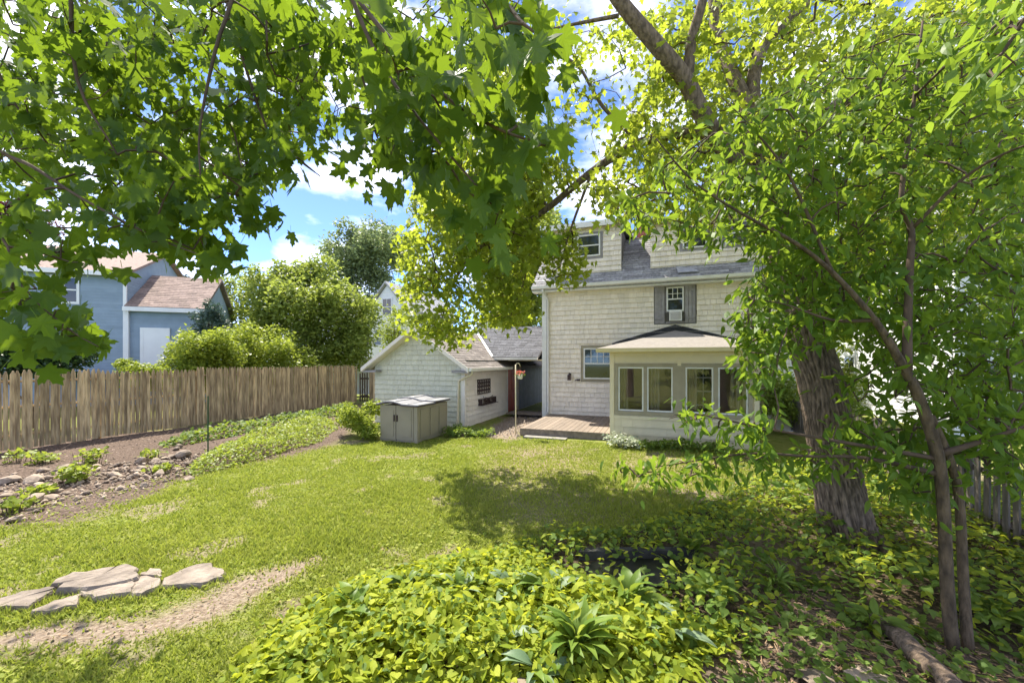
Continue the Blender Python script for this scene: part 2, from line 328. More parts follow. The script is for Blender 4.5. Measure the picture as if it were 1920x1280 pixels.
nx, ny = len(xs), len(ys); ii = np.arange((ny - 1) * (nx - 1)); r_, c_ = ii // (nx - 1), ii % (nx - 1); b_ = r_ * nx + c_
m, t, o = nodes_of('garden_soil_and_turf'); n = t.nodes; l = t.links
bs = n.new('ShaderNodeBsdfPrincipled'); bs.inputs['Roughness'].default_value = .95; bs.inputs['Specular IOR Level'].default_value = .1
def at(name):
    a = n.new('ShaderNodeAttribute'); a.attribute_name = name; return a.outputs['Fac']
geo = n.new('ShaderNodeNewGeometry')
def noise_col(sc, a, b, p=(.35, .65)):
    q = n.new('ShaderNodeTexNoise'); q.inputs['Scale'].default_value = sc; q.inputs['Detail'].default_value = 6; l.new(geo.outputs['Position'], q.inputs['Vector'])
    rp = n.new('ShaderNodeValToRGB'); rp.color_ramp.elements[0].color = (*a, 1); rp.color_ramp.elements[1].color = (*b, 1); rp.color_ramp.elements[0].position, rp.color_ramp.elements[1].position = p
    l.new(q.outputs[0], rp.inputs[0]); return rp.outputs[0]
def mixc(f, a, b):
    x = n.new('ShaderNodeMixRGB'); l.new(f, x.inputs[0]); l.new(a, x.inputs[1]); l.new(b, x.inputs[2]); return x.outputs[0]
turf = noise_col(7.0, (.14, .18, .03), (.23, .24, .07)); drt = noise_col(26, (.17, .125, .09), (.32, .26, .20)); mlc = noise_col(34, (.06, .043, .032), (.19, .14, .11)); soil = noise_col(20, (.05, .038, .024), (.12, .09, .06))
drytex = noise_col(9, (.26, .21, .11), (.32, .27, .16))
c = mixc(at('dry'), turf, drytex); c = mixc(at('bed'), c, soil); c = mixc(at('dirt'), c, drt); c = mixc(at('mulch'), c, mlc)
l.new(c, bs.inputs['Base Color'])
q = n.new('ShaderNodeTexNoise'); q.inputs['Scale'].default_value = 45; q.inputs['Detail'].default_value = 8; l.new(geo.outputs['Position'], q.inputs['Vector'])
bm = n.new('ShaderNodeBump'); bm.inputs['Strength'].default_value = 1.0; bm.inputs['Distance'].default_value = .03; l.new(q.outputs[0], bm.inputs['Height']); l.new(bm.outputs[0], bs.inputs['Normal'])
l.new(bs.outputs[0], o.inputs[0])
ground = np_mesh('ground', np.stack([X, Y, Zg], 1), np.stack([b_, b_ + 1, b_ + nx + 1, b_ + nx], 1), m, smooth=True, kind='structure')
for nm, arr in (('dirt', dirt * (1 - mul)), ('bed', bedm), ('mulch', mul), ('dry', dry)):
    a = ground.data.attributes.new(nm, 'FLOAT', 'POINT'); a.data.foreach_set('value', arr.astype(np.float32))

# ---------------------------------------------------------------- shingle courses
def clip_poly(sub, clip):            # convex clip, counter-clockwise
    out = sub
    for i in range(len(clip)):
        a, b = clip[i], clip[(i + 1) % len(clip)]; inp = out; out = []
        side = lambda p: (b[0] - a[0]) * (p[1] - a[1]) - (b[1] - a[1]) * (p[0] - a[0])
        for j in range(len(inp)):
            p, q2 = inp[j], inp[(j + 1) % len(inp)]; sp, sq = side(p), side(q2)
            if sp >= 0: out.append(p)
            if (sp >= 0) != (sq >= 0):
                t_ = sp / (sp - sq); out.append((p[0] + (q2[0] - p[0]) * t_, p[1] + (q2[1] - p[1]) * t_))
        if len(out) < 3: return []
    return out
def frame(org, ax, up):
    x = Vector(ax).normalized(); z = Vector(up).normalized(); y = z.cross(x)
    return Matrix(((x.x, y.x, z.x, org[0]), (x.y, y.y, z.y, org[1]), (x.z, y.z, z.z, org[2]), (0, 0, 0, 1)))
def unit_shingle(m, th=.02):
    k = ('unit_shingle', m.name, th)
    if k not in _shared:
        me = bpy.data.meshes.new('shingle'); y0, y1 = -th, -.005
        me.from_pydata([(0, y0, 0), (1, y0, 0), (1, y1, 1), (0, y1, 1), (0, 0, 0), (1, 0, 0), (1, 0, 1), (0, 0, 1)], [], [(0, 1, 2, 3), (0, 4, 5, 1), (0, 3, 7, 4), (1, 5, 6, 2), (3, 2, 6, 7)]); me.update(); me.materials.append(m); _shared[k] = me
    return _shared[k]
def courses(parent, Mx, region, m, expo=.22, wr=(.15, .27), holes=(), n_obj=0, th=.046, lap=.2, gap=.004, score=None, g=None, mass='shingles', jit=.0006):
    """overlapping shingles over a convex 2d region of the plane Mx, with rectangular holes"""
    g = g or R; us = [p[0] for p in region]; vsv = [p[1] for p in region]; v = min(vsv) ; whole = []; mb = MB()
    def emit(poly, v0, h):
        if len(poly) < 3: return
        mb.cur = g.random() * .98 + .01; k = len(poly); A = []; B = []
        for (u, vv) in poly:
            yy = -th + (th - .005) * (vv - v0) / h; A.append(tuple(Mx @ Vector((u, yy, vv)))); B.append(tuple(Mx @ Vector((u, 0, vv))))
        mb.add(A + B, [tuple(range(k))] + [(i, k + i, k + (i + 1) % k, (i + 1) % k) for i in range(k)])
    while v < max(vsv):
        u = min(us) - g.random() * wr[1]; h = expo * (1 + lap)
        while u < max(us):
            wd = g.uniform(*wr); a, b = u + gap / 2, u + wd - gap / 2; j = g.uniform(-jit, jit); z0, z1 = v + j, v + j + h
            pieces = [(a, b, z0, z1)]
            for (h0, h1, k0, k1) in holes:
                nw = []
                for (p0, p1, q0, q1) in pieces:
                    if p1 <= h0 or p0 >= h1 or q1 <= k0 or q0 >= k1: nw.append((p0, p1, q0, q1)); continue
                    if p0 < h0: nw.append((p0, h0, q0, q1))
                    if p1 > h1: nw.append((h1, p1, q0, q1))
                    if q0 < k0: nw.append((max(p0, h0), min(p1, h1), q0, k0))
                    if q1 > k1 and q0 >= k0: pass
                    if q1 > k1 and q0 < k1: nw.append((max(p0, h0), min(p1, h1), max(k1, q0), q1))
                pieces = nw
            for (p0, p1, q0, q1) in pieces:
                if p1 - p0 < .01 or q1 - q0 < .01: continue
                cp = clip_poly([(p0, q0), (p1, q0), (p1, q1), (p0, q1)], region)
                full = len(cp) == 4 and abs((q1 - q0) - h) < 1e-6 and abs((max(c_[0] for c_ in cp) - min(c_[0] for c_ in cp)) - (p1 - p0)) < 1e-6 and abs(max(c_[1] for c_ in cp) - q1) < 1e-6
                if full: whole.append((p0, p1, q0, h))
                else: emit(cp, q0 if q1 - q0 >= h - 1e-6 else z0, h)
            u += wd
        v += expo
    if score: whole.sort(key=score)
    me = unit_shingle(m, th); rot = Mx.to_3x3().to_4x4()
    for k, (p0, p1, q0, h) in enumerate(whole):
        if k < n_obj:
            o = bpy.data.objects.new('shingle', me); col.objects.link(o); o.parent = parent
            o.matrix_local = Matrix.Translation(Mx @ Vector((p0, 0, q0))) @ rot @ Matrix.Diagonal((p1 - p0, 1, h, 1))
        else: emit([(p0, q0), (p1, q0), (p1, q0 + h), (p0, q0 + h)], q0, h)
    if mb.v: mb.build(mass, m, parent, kind='stuff')
def clapboards(parent, Mx, region, m, expo=.14, th=.02, holes=(), mass='siding'):
    vsv = [p[1] for p in region]; us = [p[0] for p in region]; v = min(vsv); mb = MB()
    while v < max(vsv):
        segs = [(min(us), max(us))]
        for (h0, h1, k0, k1) in holes:
            if v + expo > k0 and v < k1: segs = [s for a, b in segs for s in ((a, min(b, h0)), (max(a, h1), b)) if s[1] - s[0] > .01]
        for a, b in segs:
            cp = clip_poly([(a, v), (b, v), (b, v + expo), (a, v + expo)], region)
            if len(cp) >= 3:
                mb.cur = R.random() * .98 + .01; k = len(cp)
                A = [tuple(Mx @ Vector((u, -th + (th - .004) * (vv - v) / expo, vv))) for u, vv in cp]; B = [tuple(Mx @ Vector((u, 0, vv))) for u, vv in cp]
                mb.add(A + B, [tuple(range(k))] + [(i, k + i, k + (i + 1) % k, (i + 1) % k) for i in range(k)])
        v += expo
    return mb.build(mass, m, parent, kind='stuff')

# ---------------------------------------------------------------- house (frame: x along the rear wall, y away from the garden)
HR = -math.radians(20); HO = (.22, 11.3, 0)
house = tag(empty('house', HO, HR), 'two-storey off-white shingled house with dormers and a glazed sunroom', 'house')
uX = (1, 0, 0); uZ = (0, 0, 1)
def window(parent, x0, x1, z0, z1, y, cols=0, rows=0, fr=M_white, glass=M_glass, fw=.045, casing=None, cw=.1, name='window', upper_only=True, rail=True):
    wdw = MB().box(x0 - (cw if casing else 0), x1 + (cw if casing else 0), y - .03, y - .008, z0 - (cw if casing else 0), z1 + (cw if casing else 0)) if casing and glass is M_glass else None
    if wdw: root = wdw.build(name, casing, parent)
    else:
        mb = MB(); mb.box(x0 - .02, x1 + .02, y - .02, y + .02, z0 - .05, z0 - .005); root = mb.build(name, fr, parent)
    mb = MB(); a, b = y - .075, y - .031
    mb.box(x0, x0 + fw, a, b, z0, z1); mb.box(x1 - fw, x1, a, b, z0, z1); mb.box(x0 + fw, x1 - fw, a, b, z0, z0 + fw); mb.box(x0 + fw, x1 - fw, a, b, z1 - fw, z1)
    if rail: zm = (z0 + z1) / 2; mb.box(x0 + fw, x1 - fw, a + .005, b - .002, zm - .02, zm + .02)
    mb.build('frame', fr, root)
    MB().box(x0 + fw, x1 - fw, y - .048, y - .042, z0 + fw, z1 - fw).build('pane', glass, root)
    if cols:
        zb = (z0 + z1) / 2 if upper_only else z0
        for i in range(1, cols): xx = x0 + fw + (x1 - x0 - 2 * fw) * i / cols; MB().box(xx - .009, xx + .009, y - .062, y - .049, zb, z1 - fw).build('muntin', fr, root)
        for j in range(1, rows): zz = zb + (z1 - fw - zb) * j / rows; MB().box(x0 + fw, x1 - fw, y - .0605, y - .0495, zz - .009, zz + .009).build('muntin', fr, root)
    return root
WX0, WX1, WY, WD = -.27, 7.3, 3.3, 7.8
EZ = 4.64
wall = MB()
wall.box(WX0, WX1, WY, WY + .15, -.2, EZ); wall.box(WX0, WX0 + .15, WY + .15, WY + WD, -.2, EZ); wall.box(WX1 - .15, WX1, WY + .15, WY + WD, -.2, EZ); wall.box(WX0 + .15, WX1 - .15, WY + WD - .15, WY + WD, -.2, EZ)
wall = wall.build('wall', M_back, house)
Mw = frame((0, WY, 0), uX, uZ)
SX0, SX1 = 2.45, 5.74
whole_holes = [(1.08, 2.4, 1.34, 2.58), (3.44, 4.70, 3.22, 4.46)]
courses(wall, Mw, [(WX0 + .16, 0), (WX1 - .1, 0), (WX1 - .1, EZ), (WX0 + .16, EZ)], M_wall, .165, (.13, .25), whole_holes + [(SX0, SX1, -.3, 2.45)], n_obj=300,
        score=lambda s: (s[0] > 4.9) * 10 + abs(s[0] - 1.5) * .4 - .2 * s[2])
Ml = frame((WX0, WY + WD, 0), (0, -1, 0), uZ); courses(wall, Ml, [(0, 0), (WD - .1, 0), (WD - .1, EZ), (0, EZ)], M_wall, .165, (.3, .5))
Mr = frame((WX1, WY, 0), (0, 1, 0), uZ); courses(wall, Mr, [(.1, 0), (WD, 0), (WD, EZ), (.1, EZ)], M_wall, .165, (.3, .5))
MB().box(WX0 - .025, WX0 + .14, WY - .03, WY + .12, 0, EZ - .05).build('corner_board', M_white, house)
MB().box(WX1 - .12, WX1 + .03, WY - .03, WY + .12, 0, EZ - .05).build('corner_board', M_white, house)
# gambrel roof
BY, BZ = 4.95, 6.5; RY, RZ = WY + WD / 2, 7.25; EY = WY - .36
sl = math.atan2(BZ - EZ, BY - EY); x0r, x1r = WX0 - .3, WX1 + .3
prof = [(EY, EZ), (BY, BZ), (RY, RZ), (2 * RY - BY, BZ), (2 * RY - EY, EZ)]
rf = MB().prism([(x0r, y, z - .03) for y, z in prof] + [(x0r, y, z - .16) for y, z in prof[::-1]], (x1r - x0r, 0, 0)).build('roof', M_slate, house)
slen = math.hypot(BZ - EZ, BY - EY)
courses(rf, frame((x0r, EY, EZ - .025), uX, (0, BY - EY, BZ - EZ)), [(0, 0), (x1r - x0r, 0), (x1r - x0r, slen), (0, slen)], M_slate, .15, (.22, .34), th=.016, gap=.006)
courses(rf, frame((x0r, BY, BZ - .025), uX, (0, RY - BY, RZ - BZ)), [(0, 0), (x1r - x0r, 0), (x1r - x0r, 2.4), (0, 2.4)], M_slate, .15, (.22, .34), th=.016, gap=.006)
gab = MB().prism([(WX0, y, z - .17) for y, z in prof[1:-1]] + [(WX0, 2 * RY - WY, EZ), (WX0, WY, EZ)], (.15, 0, 0)); gab.prism([(WX1 - .15, y, z - .17) for y, z in prof[1:-1]] + [(WX1 - .15, 2 * RY - WY, EZ), (WX1 - .15, WY, EZ)], (.15, 0, 0)); gab.build('gable_wall', M_wall, house)
MB().box(x0r, x1r, EY + .03, WY, EZ - .21, EZ - .165).build('soffit', M_white, house)
gt = MB(); gt.prism([(x0r, EY - .10, EZ - .02), (x0r, EY - .085, EZ - .11), (x0r, EY - .01, EZ - .125), (x0r, EY + .02, EZ - .125), (x0r, EY + .02, EZ - .02)], (x1r - x0r, 0, 0)); gt.build('gutter', M_white, house)
ds = MB(); ds.tube([(WX0 + .1, EY - .04, EZ - .12), (WX0 + .1, EY - .02, EZ - .22), (WX0 + .21, WY - .09, EZ - .45), (WX0 + .21, WY - .09, .3), (WX0 + .21, WY - .16, .22)], .038, 8); ds.build('downspout', M_white, house, smooth=True)
# dormers
def dormer(x0, x1, yd, zt, win, nm):
    zb = EZ + (yd - EY) * math.tan(sl) - .05; yb = BY + .6
    d = MB().box(x0, x1, yd, yd + .12, zb - .4, zt); d.prism([(x0, yd + .12, zb), (x0, yd + .12, zt), (x0, yb, zt), (x0, yb, BZ - .3)], (.1, 0, 0)); d.prism([(x1 - .1, yd + .12, zb), (x1 - .1, yd + .12, zt), (x1 - .1, yb, zt), (x1 - .1, yb, BZ - .3)], (.1, 0, 0))
    d = d.build('dormer', M_back, house)
    holes = [(w0 - .09, w1 + .09, z0 - .09, z1 + .09) for w0, w1, z0, z1 in win]
    courses(d, frame((0, yd, 0), uX, uZ), [(x0, zb - .1), (x1, zb - .1), (x1, zt), (x0, zt)], M_wall, .165, (.13, .25), holes)
    courses(d, frame((x1, yd, 0), (0, 1, 0), uZ), [(0, zb - .02), (yb - yd, zb + (yb - yd) * math.tan(sl) - .1), (yb - yd, zt), (0, zt)], M_wall, .165, (.13, .25))
    rb = MB(); rb.prism([(x0 - .2, yd - .25, zt), (x0 - .2, yd - .25, zt + .1), (x0 - .2, RY - .9, zt + .42), (x0 - .2, RY - .9, zt + .3)], (x1 - x0 + .4, 0, 0)); rb.build('dormer_roof', M_slate, d)
    fb = MB().box(x0 - .23, x1 + .23, yd - .285, yd - .252, zt - .06, zt + .12); fb.prism([(x1 + .202, yd - .25, zt - .06), (x1 + .202, yd - .25, zt + .12), (x1 + .202, RY - .9, zt + .44), (x1 + .202, RY - .9, zt + .26)], (.03, 0, 0)); fb.build('fascia', M_white, d)
    for w0, w1, z0, z1 in win: window(d, w0, w1, z0, z1, yd, 0, 0, M_white, M_glass, casing=M_shutter, cw=.085)
dormer(-.22, 2.41, 3.42, 6.62, [(.95, 1.72, 5.62, 6.36)], 'a'); dormer(3.33, 6.9, 3.42, 6.5, [(4.3, 5.0, 5.6, 6.3), (5.5, 6.2, 5.6, 6.3)], 'b')
ch = MB().box(2.75, 3.25, 6.2, 6.7, 6.6, 8.15); ch.box(2.71, 3.29, 6.16, 6.74, 8.15, 8.25); ch.build('chimney', M_brick, house)
fl = MB().prism([(4.15, EY + .12, EZ + .14), (4.75, EY + .12, EZ + .14), (4.62, EY + .2, EZ + .235), (4.1, EY + .34, EZ + .39)], (0, -.02, .02)); fl.build('pale_roof_patch', M_metal, house)  # pale metallic patch on the roof slope just above the eave
# windows in the rear wall
window(house, 1.18, 2.3, 1.44, 2.48, WY, 5, 2, M_white, M_glass, casing=M_taupe, cw=.09)
uw = window(house, 3.82, 4.33, 3.62, 4.39, WY, 3, 2, M_white, M_glass, casing=M_shutter, cw=.03)
for xa in (3.46, 4.36):
    s = MB().box(xa, xa + .31, WY - .028, WY - .006, 3.24, 4.44).build('shutter', M_shutter, house)
    for k in range(3): MB().box(xa + .008 + k * .101, xa + .098 + k * .101, WY - .056, WY - .029, 3.24, 4.44).build('board', M_shutter, s)
    for z in (3.38, 4.24): MB().box(xa + .02, xa + .29, WY - .076, WY - .057, z, z + .07).build('batten', M_shutter, s)
ac = MB(); ac.box(3.9, 4.26, WY - .34, WY - .08, 3.30, 3.60); ac = ac.build('air_conditioner', M_white, house); ac['label'] = 'white window air conditioner with dark grille below the upper sash'
MB().box(3.935, 4.225, WY - .346, WY - .341, 3.335, 3.565).build('grille', M_shutter, ac)
for k in range(7): MB().box(3.94, 4.22, WY - .353, WY - .347, 3.345 + k * .031, 3.357 + k * .031).build('slat', M_white, ac)
MB().box(3.8, 4.35, WY - .10, WY - .032, 3.24, 3.29).build('sill', M_shutter, house)
ln = MB(); ln.box(.66, .74, WY - .07, WY - .03, 1.50, 1.62); ln.tube([(.70, WY - .07, 1.6), (.70, WY - .13, 1.64), (.70, WY - .15, 1.57)], .012, 6); ln.box(.65, .75, WY - .20, WY - .10, 1.39, 1.55); ln.add([(.635, WY - .215, 1.55), (.765, WY - .215, 1.55), (.765, WY - .085, 1.55), (.635, WY - .085, 1.55), (.70, WY - .15, 1.62)], [(0, 1, 4), (1, 2, 4), (2, 3, 4), (3, 0, 4), (3, 2, 1, 0)]); ln.build('wall_lantern', M_iron, house)
tp = MB(); tp.box(.95, 1.06, WY - .08, WY - .03, 1.37, 1.43); tp.tube([(.96, WY - .05, 1.4), (.90, WY - .06, 1.4), (.88, WY - .06, 1.36)], .014, 6); tp.build('outlet_box', M_iron, house)
# sunroom
sr = MB(); T = .12
sr.box(SX0, SX1, 0, T, -.1, .70); sr.box(SX0, SX1, 0, T, 2.0, 2.30)
for a, b in ((SX0, 2.60), (SX1 - .17, SX1)): sr.box(a, b, 0, T, .70, 2.0)
for xa in (SX0, SX1 - T):
    sr.box(xa, xa + T, T, WY, -.1, .70); sr.box(xa, xa + T, T, WY, 2.0, 2.3)
    for ya in (T, 1.1, 2.1, WY - .2): sr.box(xa, xa + T, ya, ya + .12, .70, 2.0)
sr = sr.build('sunroom_wall', M_cream, house)
courses(sr, frame((0, 0, 0), uX, uZ), [(SX0 + .09, 0), (SX1 - .09, 0), (SX1 - .09, .68), (SX0 + .09, .68)], M_cream, .2, (.18, .3))
courses(sr, frame((SX1, 0, 0), (0, 1, 0), uZ), [(.1, 0), (WY, 0), (WY, .68), (.1, .68)], M_cream, .2, (.2, .34))
courses(sr, frame((SX0, WY, 0), (0, -1, 0), uZ), [(0, 0), (WY - .1, 0), (WY - .1, .68), (0, .68)], M_cream, .2, (.2, .34))
for xa in (SX0 - .02, SX1 - .085): MB().box(xa, xa + .105, -.03, .0, 0, 2.28).build('corner_board', M_cream, house)
wins = [(2.633, 3.252), (3.327, 3.930), (4.206, 4.820), (4.910, 5.538)]
trim = MB(); trim.box(2.56, 5.61, -.045, -.002, 1.9, 1.985); trim.box(2.56, 5.61, -.06, -.002, .70, .79)
for a, b in ((2.56, 2.633), (3.252, 3.327), (3.93, 4.206), (4.82, 4.91), (5.538, 5.61)): trim.box(a, b, -.042, .05, .79, 1.9)
trim.build('window_trim', M_taupe, house)
for xa in (SX0 + .05, SX1 - .06):
    for y0_, y1_ in ((T + .125, 1.095), (1.225, 2.095), (2.225, WY - .205)): MB().box(xa, xa + .006, y0_, y1_, .705, 1.995).build('side_pane', M_pane, house)  # unseen side glazing, added to let daylight into the sunroom
MB().box(4.03, 4.11, -.05, -.043, 1.93, 2.08).build('name_plate', M_cream, house)
for a, b in wins: window(house, a + .004, b - .004, .795, 1.895, .06, 0, 0, M_white, M_pane, fw=.035, rail=False)
MB().box(SX0 + T, SX1 - T, T, WY - .03, .02, .06).build('sunroom_floor', M_deck, house)
MB().box(SX0 + T, SX1 - T, T + .02, WY - .03, 2.22, 2.26).build('sunroom_ceiling', M_white, house)
MB().box(SX0 + T, SX1 - T, WY - .12, WY - .05, .065, 2.2).build('sunroom_back_wall', M_brown_in, house)
dr = MB().box(4.55, 5.2, WY - .16, WY - .125, .07, 2.05).build('inner_door', M_white, house)
for i in range(2):
    for j in range(4): MB().box(4.62 + i * .27, 4.86 + i * .27, WY - .166, WY - .161, .3 + j * .42, .68 + j * .42).build('pane', M_glass, dr)
for xa, xb in ((2.66, 2.86), (3.40, 3.62), (4.28, 4.48)):
    cu = MB(); pts = [(xa + (xb - xa) * k / 14, .24 + .03 * math.sin(k * 1.9)) for k in range(15)]
    cu.add([(x, y, .75) for x, y in pts] + [(x, y, 1.98) for x, y in pts], [(k, k + 1, 16 + k, 15 + k) for k in range(14)]); cu.build('curtain', M_curtain, house)
# sunroom roof: low hip rising to the house wall
ov = .32; a0, a1 = SX0 - ov, SX1 + ov; ym = -ov; apx = ((SX0 + SX1) / 2 - .02, WY - .03, 3.02)
sroof = MB(); el = 2.36
sroof.add([(a0, ym, el), (a1, ym, el), (a1, WY - .03, el + .12), (a0, WY - .03, el + .12), (apx[0], WY - .03, apx[2]), (a0, ym, el - .06), (a1, ym, el - .06), (a1, WY - .03, el - .06), (a0, WY - .03, el - .06), (apx[0] - .05, WY - .4, apx[2] - .05)],
          [(0, 1, 9), (1, 2, 4, 9), (3, 0, 9, 4), (0, 5, 6, 1), (1, 6, 7, 2), (3, 8, 5, 0), (5, 8, 7, 6)])
sroof.build('sunroom_roof', M_lightroof, house)
for xa in (a0, a1):
    f_ = MB(); zz = el + .12; f_.add([(xa, WY - .045, zz), (apx[0], WY - .045, apx[2]), (apx[0], WY - .045, apx[2] + .18), (xa, WY - .045, zz + .17), (xa, WY - .035, zz), (apx[0], WY - .035, apx[2]), (apx[0], WY - .035, apx[2] + .18), (xa, WY - .035, zz + .17), (xa, WY - .5, zz - .01), (apx[0], WY - .5, apx[2] - .03)], [(0, 1, 2, 3), (3, 2, 6, 7), (0, 3, 7, 4)]); f_.build('roof_flashing', M_membrane, house)
g2 = MB(); g2.prism([(a0, ym - .09, el - .0), (a0, ym - .075, el - .09), (a0, ym - .002, el - .1), (a0, ym - .002, el)], (a1 - a0, 0, 0)); g2.build('gutter', M_cream, house)
MB().box(a0 + .05, a1 - .05, ym + .02, 0, el - .1, el - .065).build('soffit', M_cream, house)
fz = MB().box(SX0 - .005, SX1 + .005, -.018, -.001, 1.988, 2.26).build('frieze_board', M_cream, house)

# ---------------------------------------------------------------- deck
deck = tag(empty('deck', HO, HR), 'low weathered wooden deck between the red-door passage and the sunroom', 'deck')
nb = 17; bw = 2.44 / nb
for k in range(nb): MB().box(-.0 + k * bw + .004, (k + 1) * bw - .006, -.02, 3.26, .165, .2).build('board', M_deck, deck)
sk = MB(); sk.box(0.0, 2.44, .0, .04, .0, .163); sk.box(0, .04, .042, 3.2, 0, .163); sk.build('skirt', M_deck, deck)
for k in range(6): MB().box(-1.72, -.29, 3.4 + k * .145, 3.535 + k * .145, .10, .135).build('board', M_deck, deck)
st = tag(MB().box(.2, 1.35, -.34, -.06, -.03, .035).build('step_slab', M_concrete), 'pale concrete slab lying in the grass along the deck edge', 'slab'); st.location = HO; st.rotation_euler = (0, 0, HR); st['kind'] = 'thing'

# ---------------------------------------------------------------- garage and covered passage
gar = tag(empty('garage', HO, HR), 'small shingled garage with gable end, red side door and roof joined to the house', 'garage')
GX0, GX1, GY0, GY1 = -5.385, -2.04, .674, 9.5; GE, GP = 1.98, 3.10; gm = (GX0 + GX1) / 2
gw = MB(); gw.prism([(GX0, GY0, -.2), (GX1, GY0, -.2), (GX1, GY0, GE), (gm, GY0, GP - .1), (GX0, GY0, GE)], (0, .12, 0))
gw.box(GX1 - .12, GX1, GY0 + .12, 4.34, -.2, GE + .1); gw.box(GX1 - .12, GX1, 5.52, GY1, -.2, GE + .1); gw.box(GX1 - .12, GX1, 4.34, 5.52, 1.95, GE + .1); gw.box(GX0, GX0 + .12, GY0 + .12, GY1, -.2, GE); gw.box(GX0 + .12, GX1 - .12, GY1 - .12, GY1, -.2, GE)
gw = gw.build('wall', M_back, gar)
courses(gw, frame((0, GY0, 0), uX, uZ), [(GX0 + .02, 0), (GX1 - .1, 0), (GX1 - .1, GE), (gm, GP - .1), (GX0 + .02, GE)], M_gable, .16, (.15, .27), n_obj=200, score=lambda s: -s[2])
courses(gw, frame((GX1, 0, 0), (0, 1, 0), uZ), [(GY0 + .12, 0), (GY1, 0), (GY1, GE), (GY0 + .12, GE)], M_shed, .16, (.15, .28), [(4.3, 5.56, -.2, 1.96)], n_obj=100, score=lambda s: s[0])
for yy in ((GY0 - .03, GY0), ): MB().box(GX1 - .1, GX1 + .028, yy[0], yy[1] + .1, 0, GE - .05).build('corner_board', M_shed, gar)
dd = MB().box(GX1 - .07, GX1 - .03, 4.42, 5.44, .02, 1.88).build('door', M_red, gar); dd['label'] = 'narrow red door in the side wall of the garage'
for z0, z1 in ((.15, .75), (.9, 1.7)):
    for y0, y1 in ((4.52, 4.88), (4.98, 5.34)): MB().box(GX1 - .029, GX1 - .018, y0, y1, z0, z1).build('panel', M_red, dd)
MB().tube([(GX1 - .03, 5.34, .92), (GX1 + .03, 5.34, .92), (GX1 + .035, 5.34, .92)], [.015, .03, .028], 8).build('handle', M_iron, dd)
df = MB(); df.box(GX1 - .06, GX1 + .03, 4.32, 4.42, 0, 1.97); df.box(GX1 - .06, GX1 + .03, 5.44, 5.54, 0, 1.97); df.box(GX1 - .06, GX1 + .03, 4.42, 5.44, 1.885, 1.97); df.build('door_frame', M_white, gar)
for k in range(18): MB().box(GX1 + .05, GX1 + .075, 5.7 + k * .21, 5.895 + k * .21, .02, 1.86).build('board', M_shade_board, gar)  # dark sheet added over the garage wall, standing in for passage shade
# garage roof
oe = .30; gs = (GP - GE) / (GX1 - gm); zE = GE - oe * gs + .04; yf = GY0 - .32
rp_ = [(GX0 - oe, zE), (gm, GP + .04), (GX1 + oe, zE)]
gr = MB().prism([(x, yf, z) for x, z in rp_] + [(x, yf, z - .09) for x, z in rp_[::-1]], (0, GY1 - yf + .3, 0)).build('roof', M_brownroof, gar)
sl2 = math.hypot(GX1 + oe - gm, GP + .04 - zE)
courses(gr, frame((GX1 + oe, yf, zE + .003), (0, 1, 0), (gm - GX1 - oe, 0, GP + .04 - zE)), [(0, 0), (GY1 - yf, 0), (GY1 - yf, sl2), (0, sl2)], M_brownroof, .14, (.22, .34), th=.016, gap=.006)
courses(gr, frame((GX0 - oe, GY1, zE + .003), (0, -1, 0), (gm - GX0 + oe, 0, GP + .04 - zE)), [(0, 0), (GY1 - yf, 0), (GY1 - yf, sl2), (0, sl2)], M_brownroof, .14, (.22, .34), th=.016, gap=.006)
rk = MB()
for sg in (-1, 1):
    xe = gm + sg * (gm - GX0 + oe); rk.prism([(xe, yf - .03, zE - .12), (xe, yf - .03, zE + .01), (gm, yf - .03, GP + .05), (gm, yf - .03, GP - .08)], (0, .028, 0))
rk.build('rake_board', M_shed, gar)
sf = MB()
for sg in (-1, 1):
    xe = gm + sg * (gm - GX0 + oe - .02); sf.prism([(xe, yf, zE - .13), (xe, yf, zE - .095), (gm, yf, GP - .055), (gm, yf, GP - .09)], (0, GY0 - yf, 0))
sf.build('soffit', M_shed, gar)
for sg in (-1, 1):
    xa = gm + sg * (gm - GX0 + .0); xb = gm + sg * (gm - GX0 + oe); MB().prism([(xa - sg * .28, yf + .01, zE - .14), (xb, yf + .01, zE - .14), (xb, yf + .01, zE - .1), (xa - sg * .28, yf + .01, zE - .06)], (0, .3, 0)).build('eave_return', M_shutter, gar)
ggt = MB(); ggt.prism([(GX1 + oe + .10, yf, zE + .01), (GX1 + oe + .085, yf, zE - .08), (GX1 + oe + .01, yf, zE - .095), (GX1 + oe + .003, yf, zE + .01)], (0, 4.0 - yf, 0)); ggt.build('gutter', M_white, gar)
gd = MB().tube([(GX1 + oe + .04, yf + .15, zE - .08), (GX1 + oe + .02, yf + .16, zE - .18), (GX1 - .17, GY0 - .05, zE - .38), (GX1 - .19, GY0 - .07, .2), (GX1 - .19, GY0 - .14, .1)], .036, 8); gd.build('downspout', M_cream, gar, smooth=True)
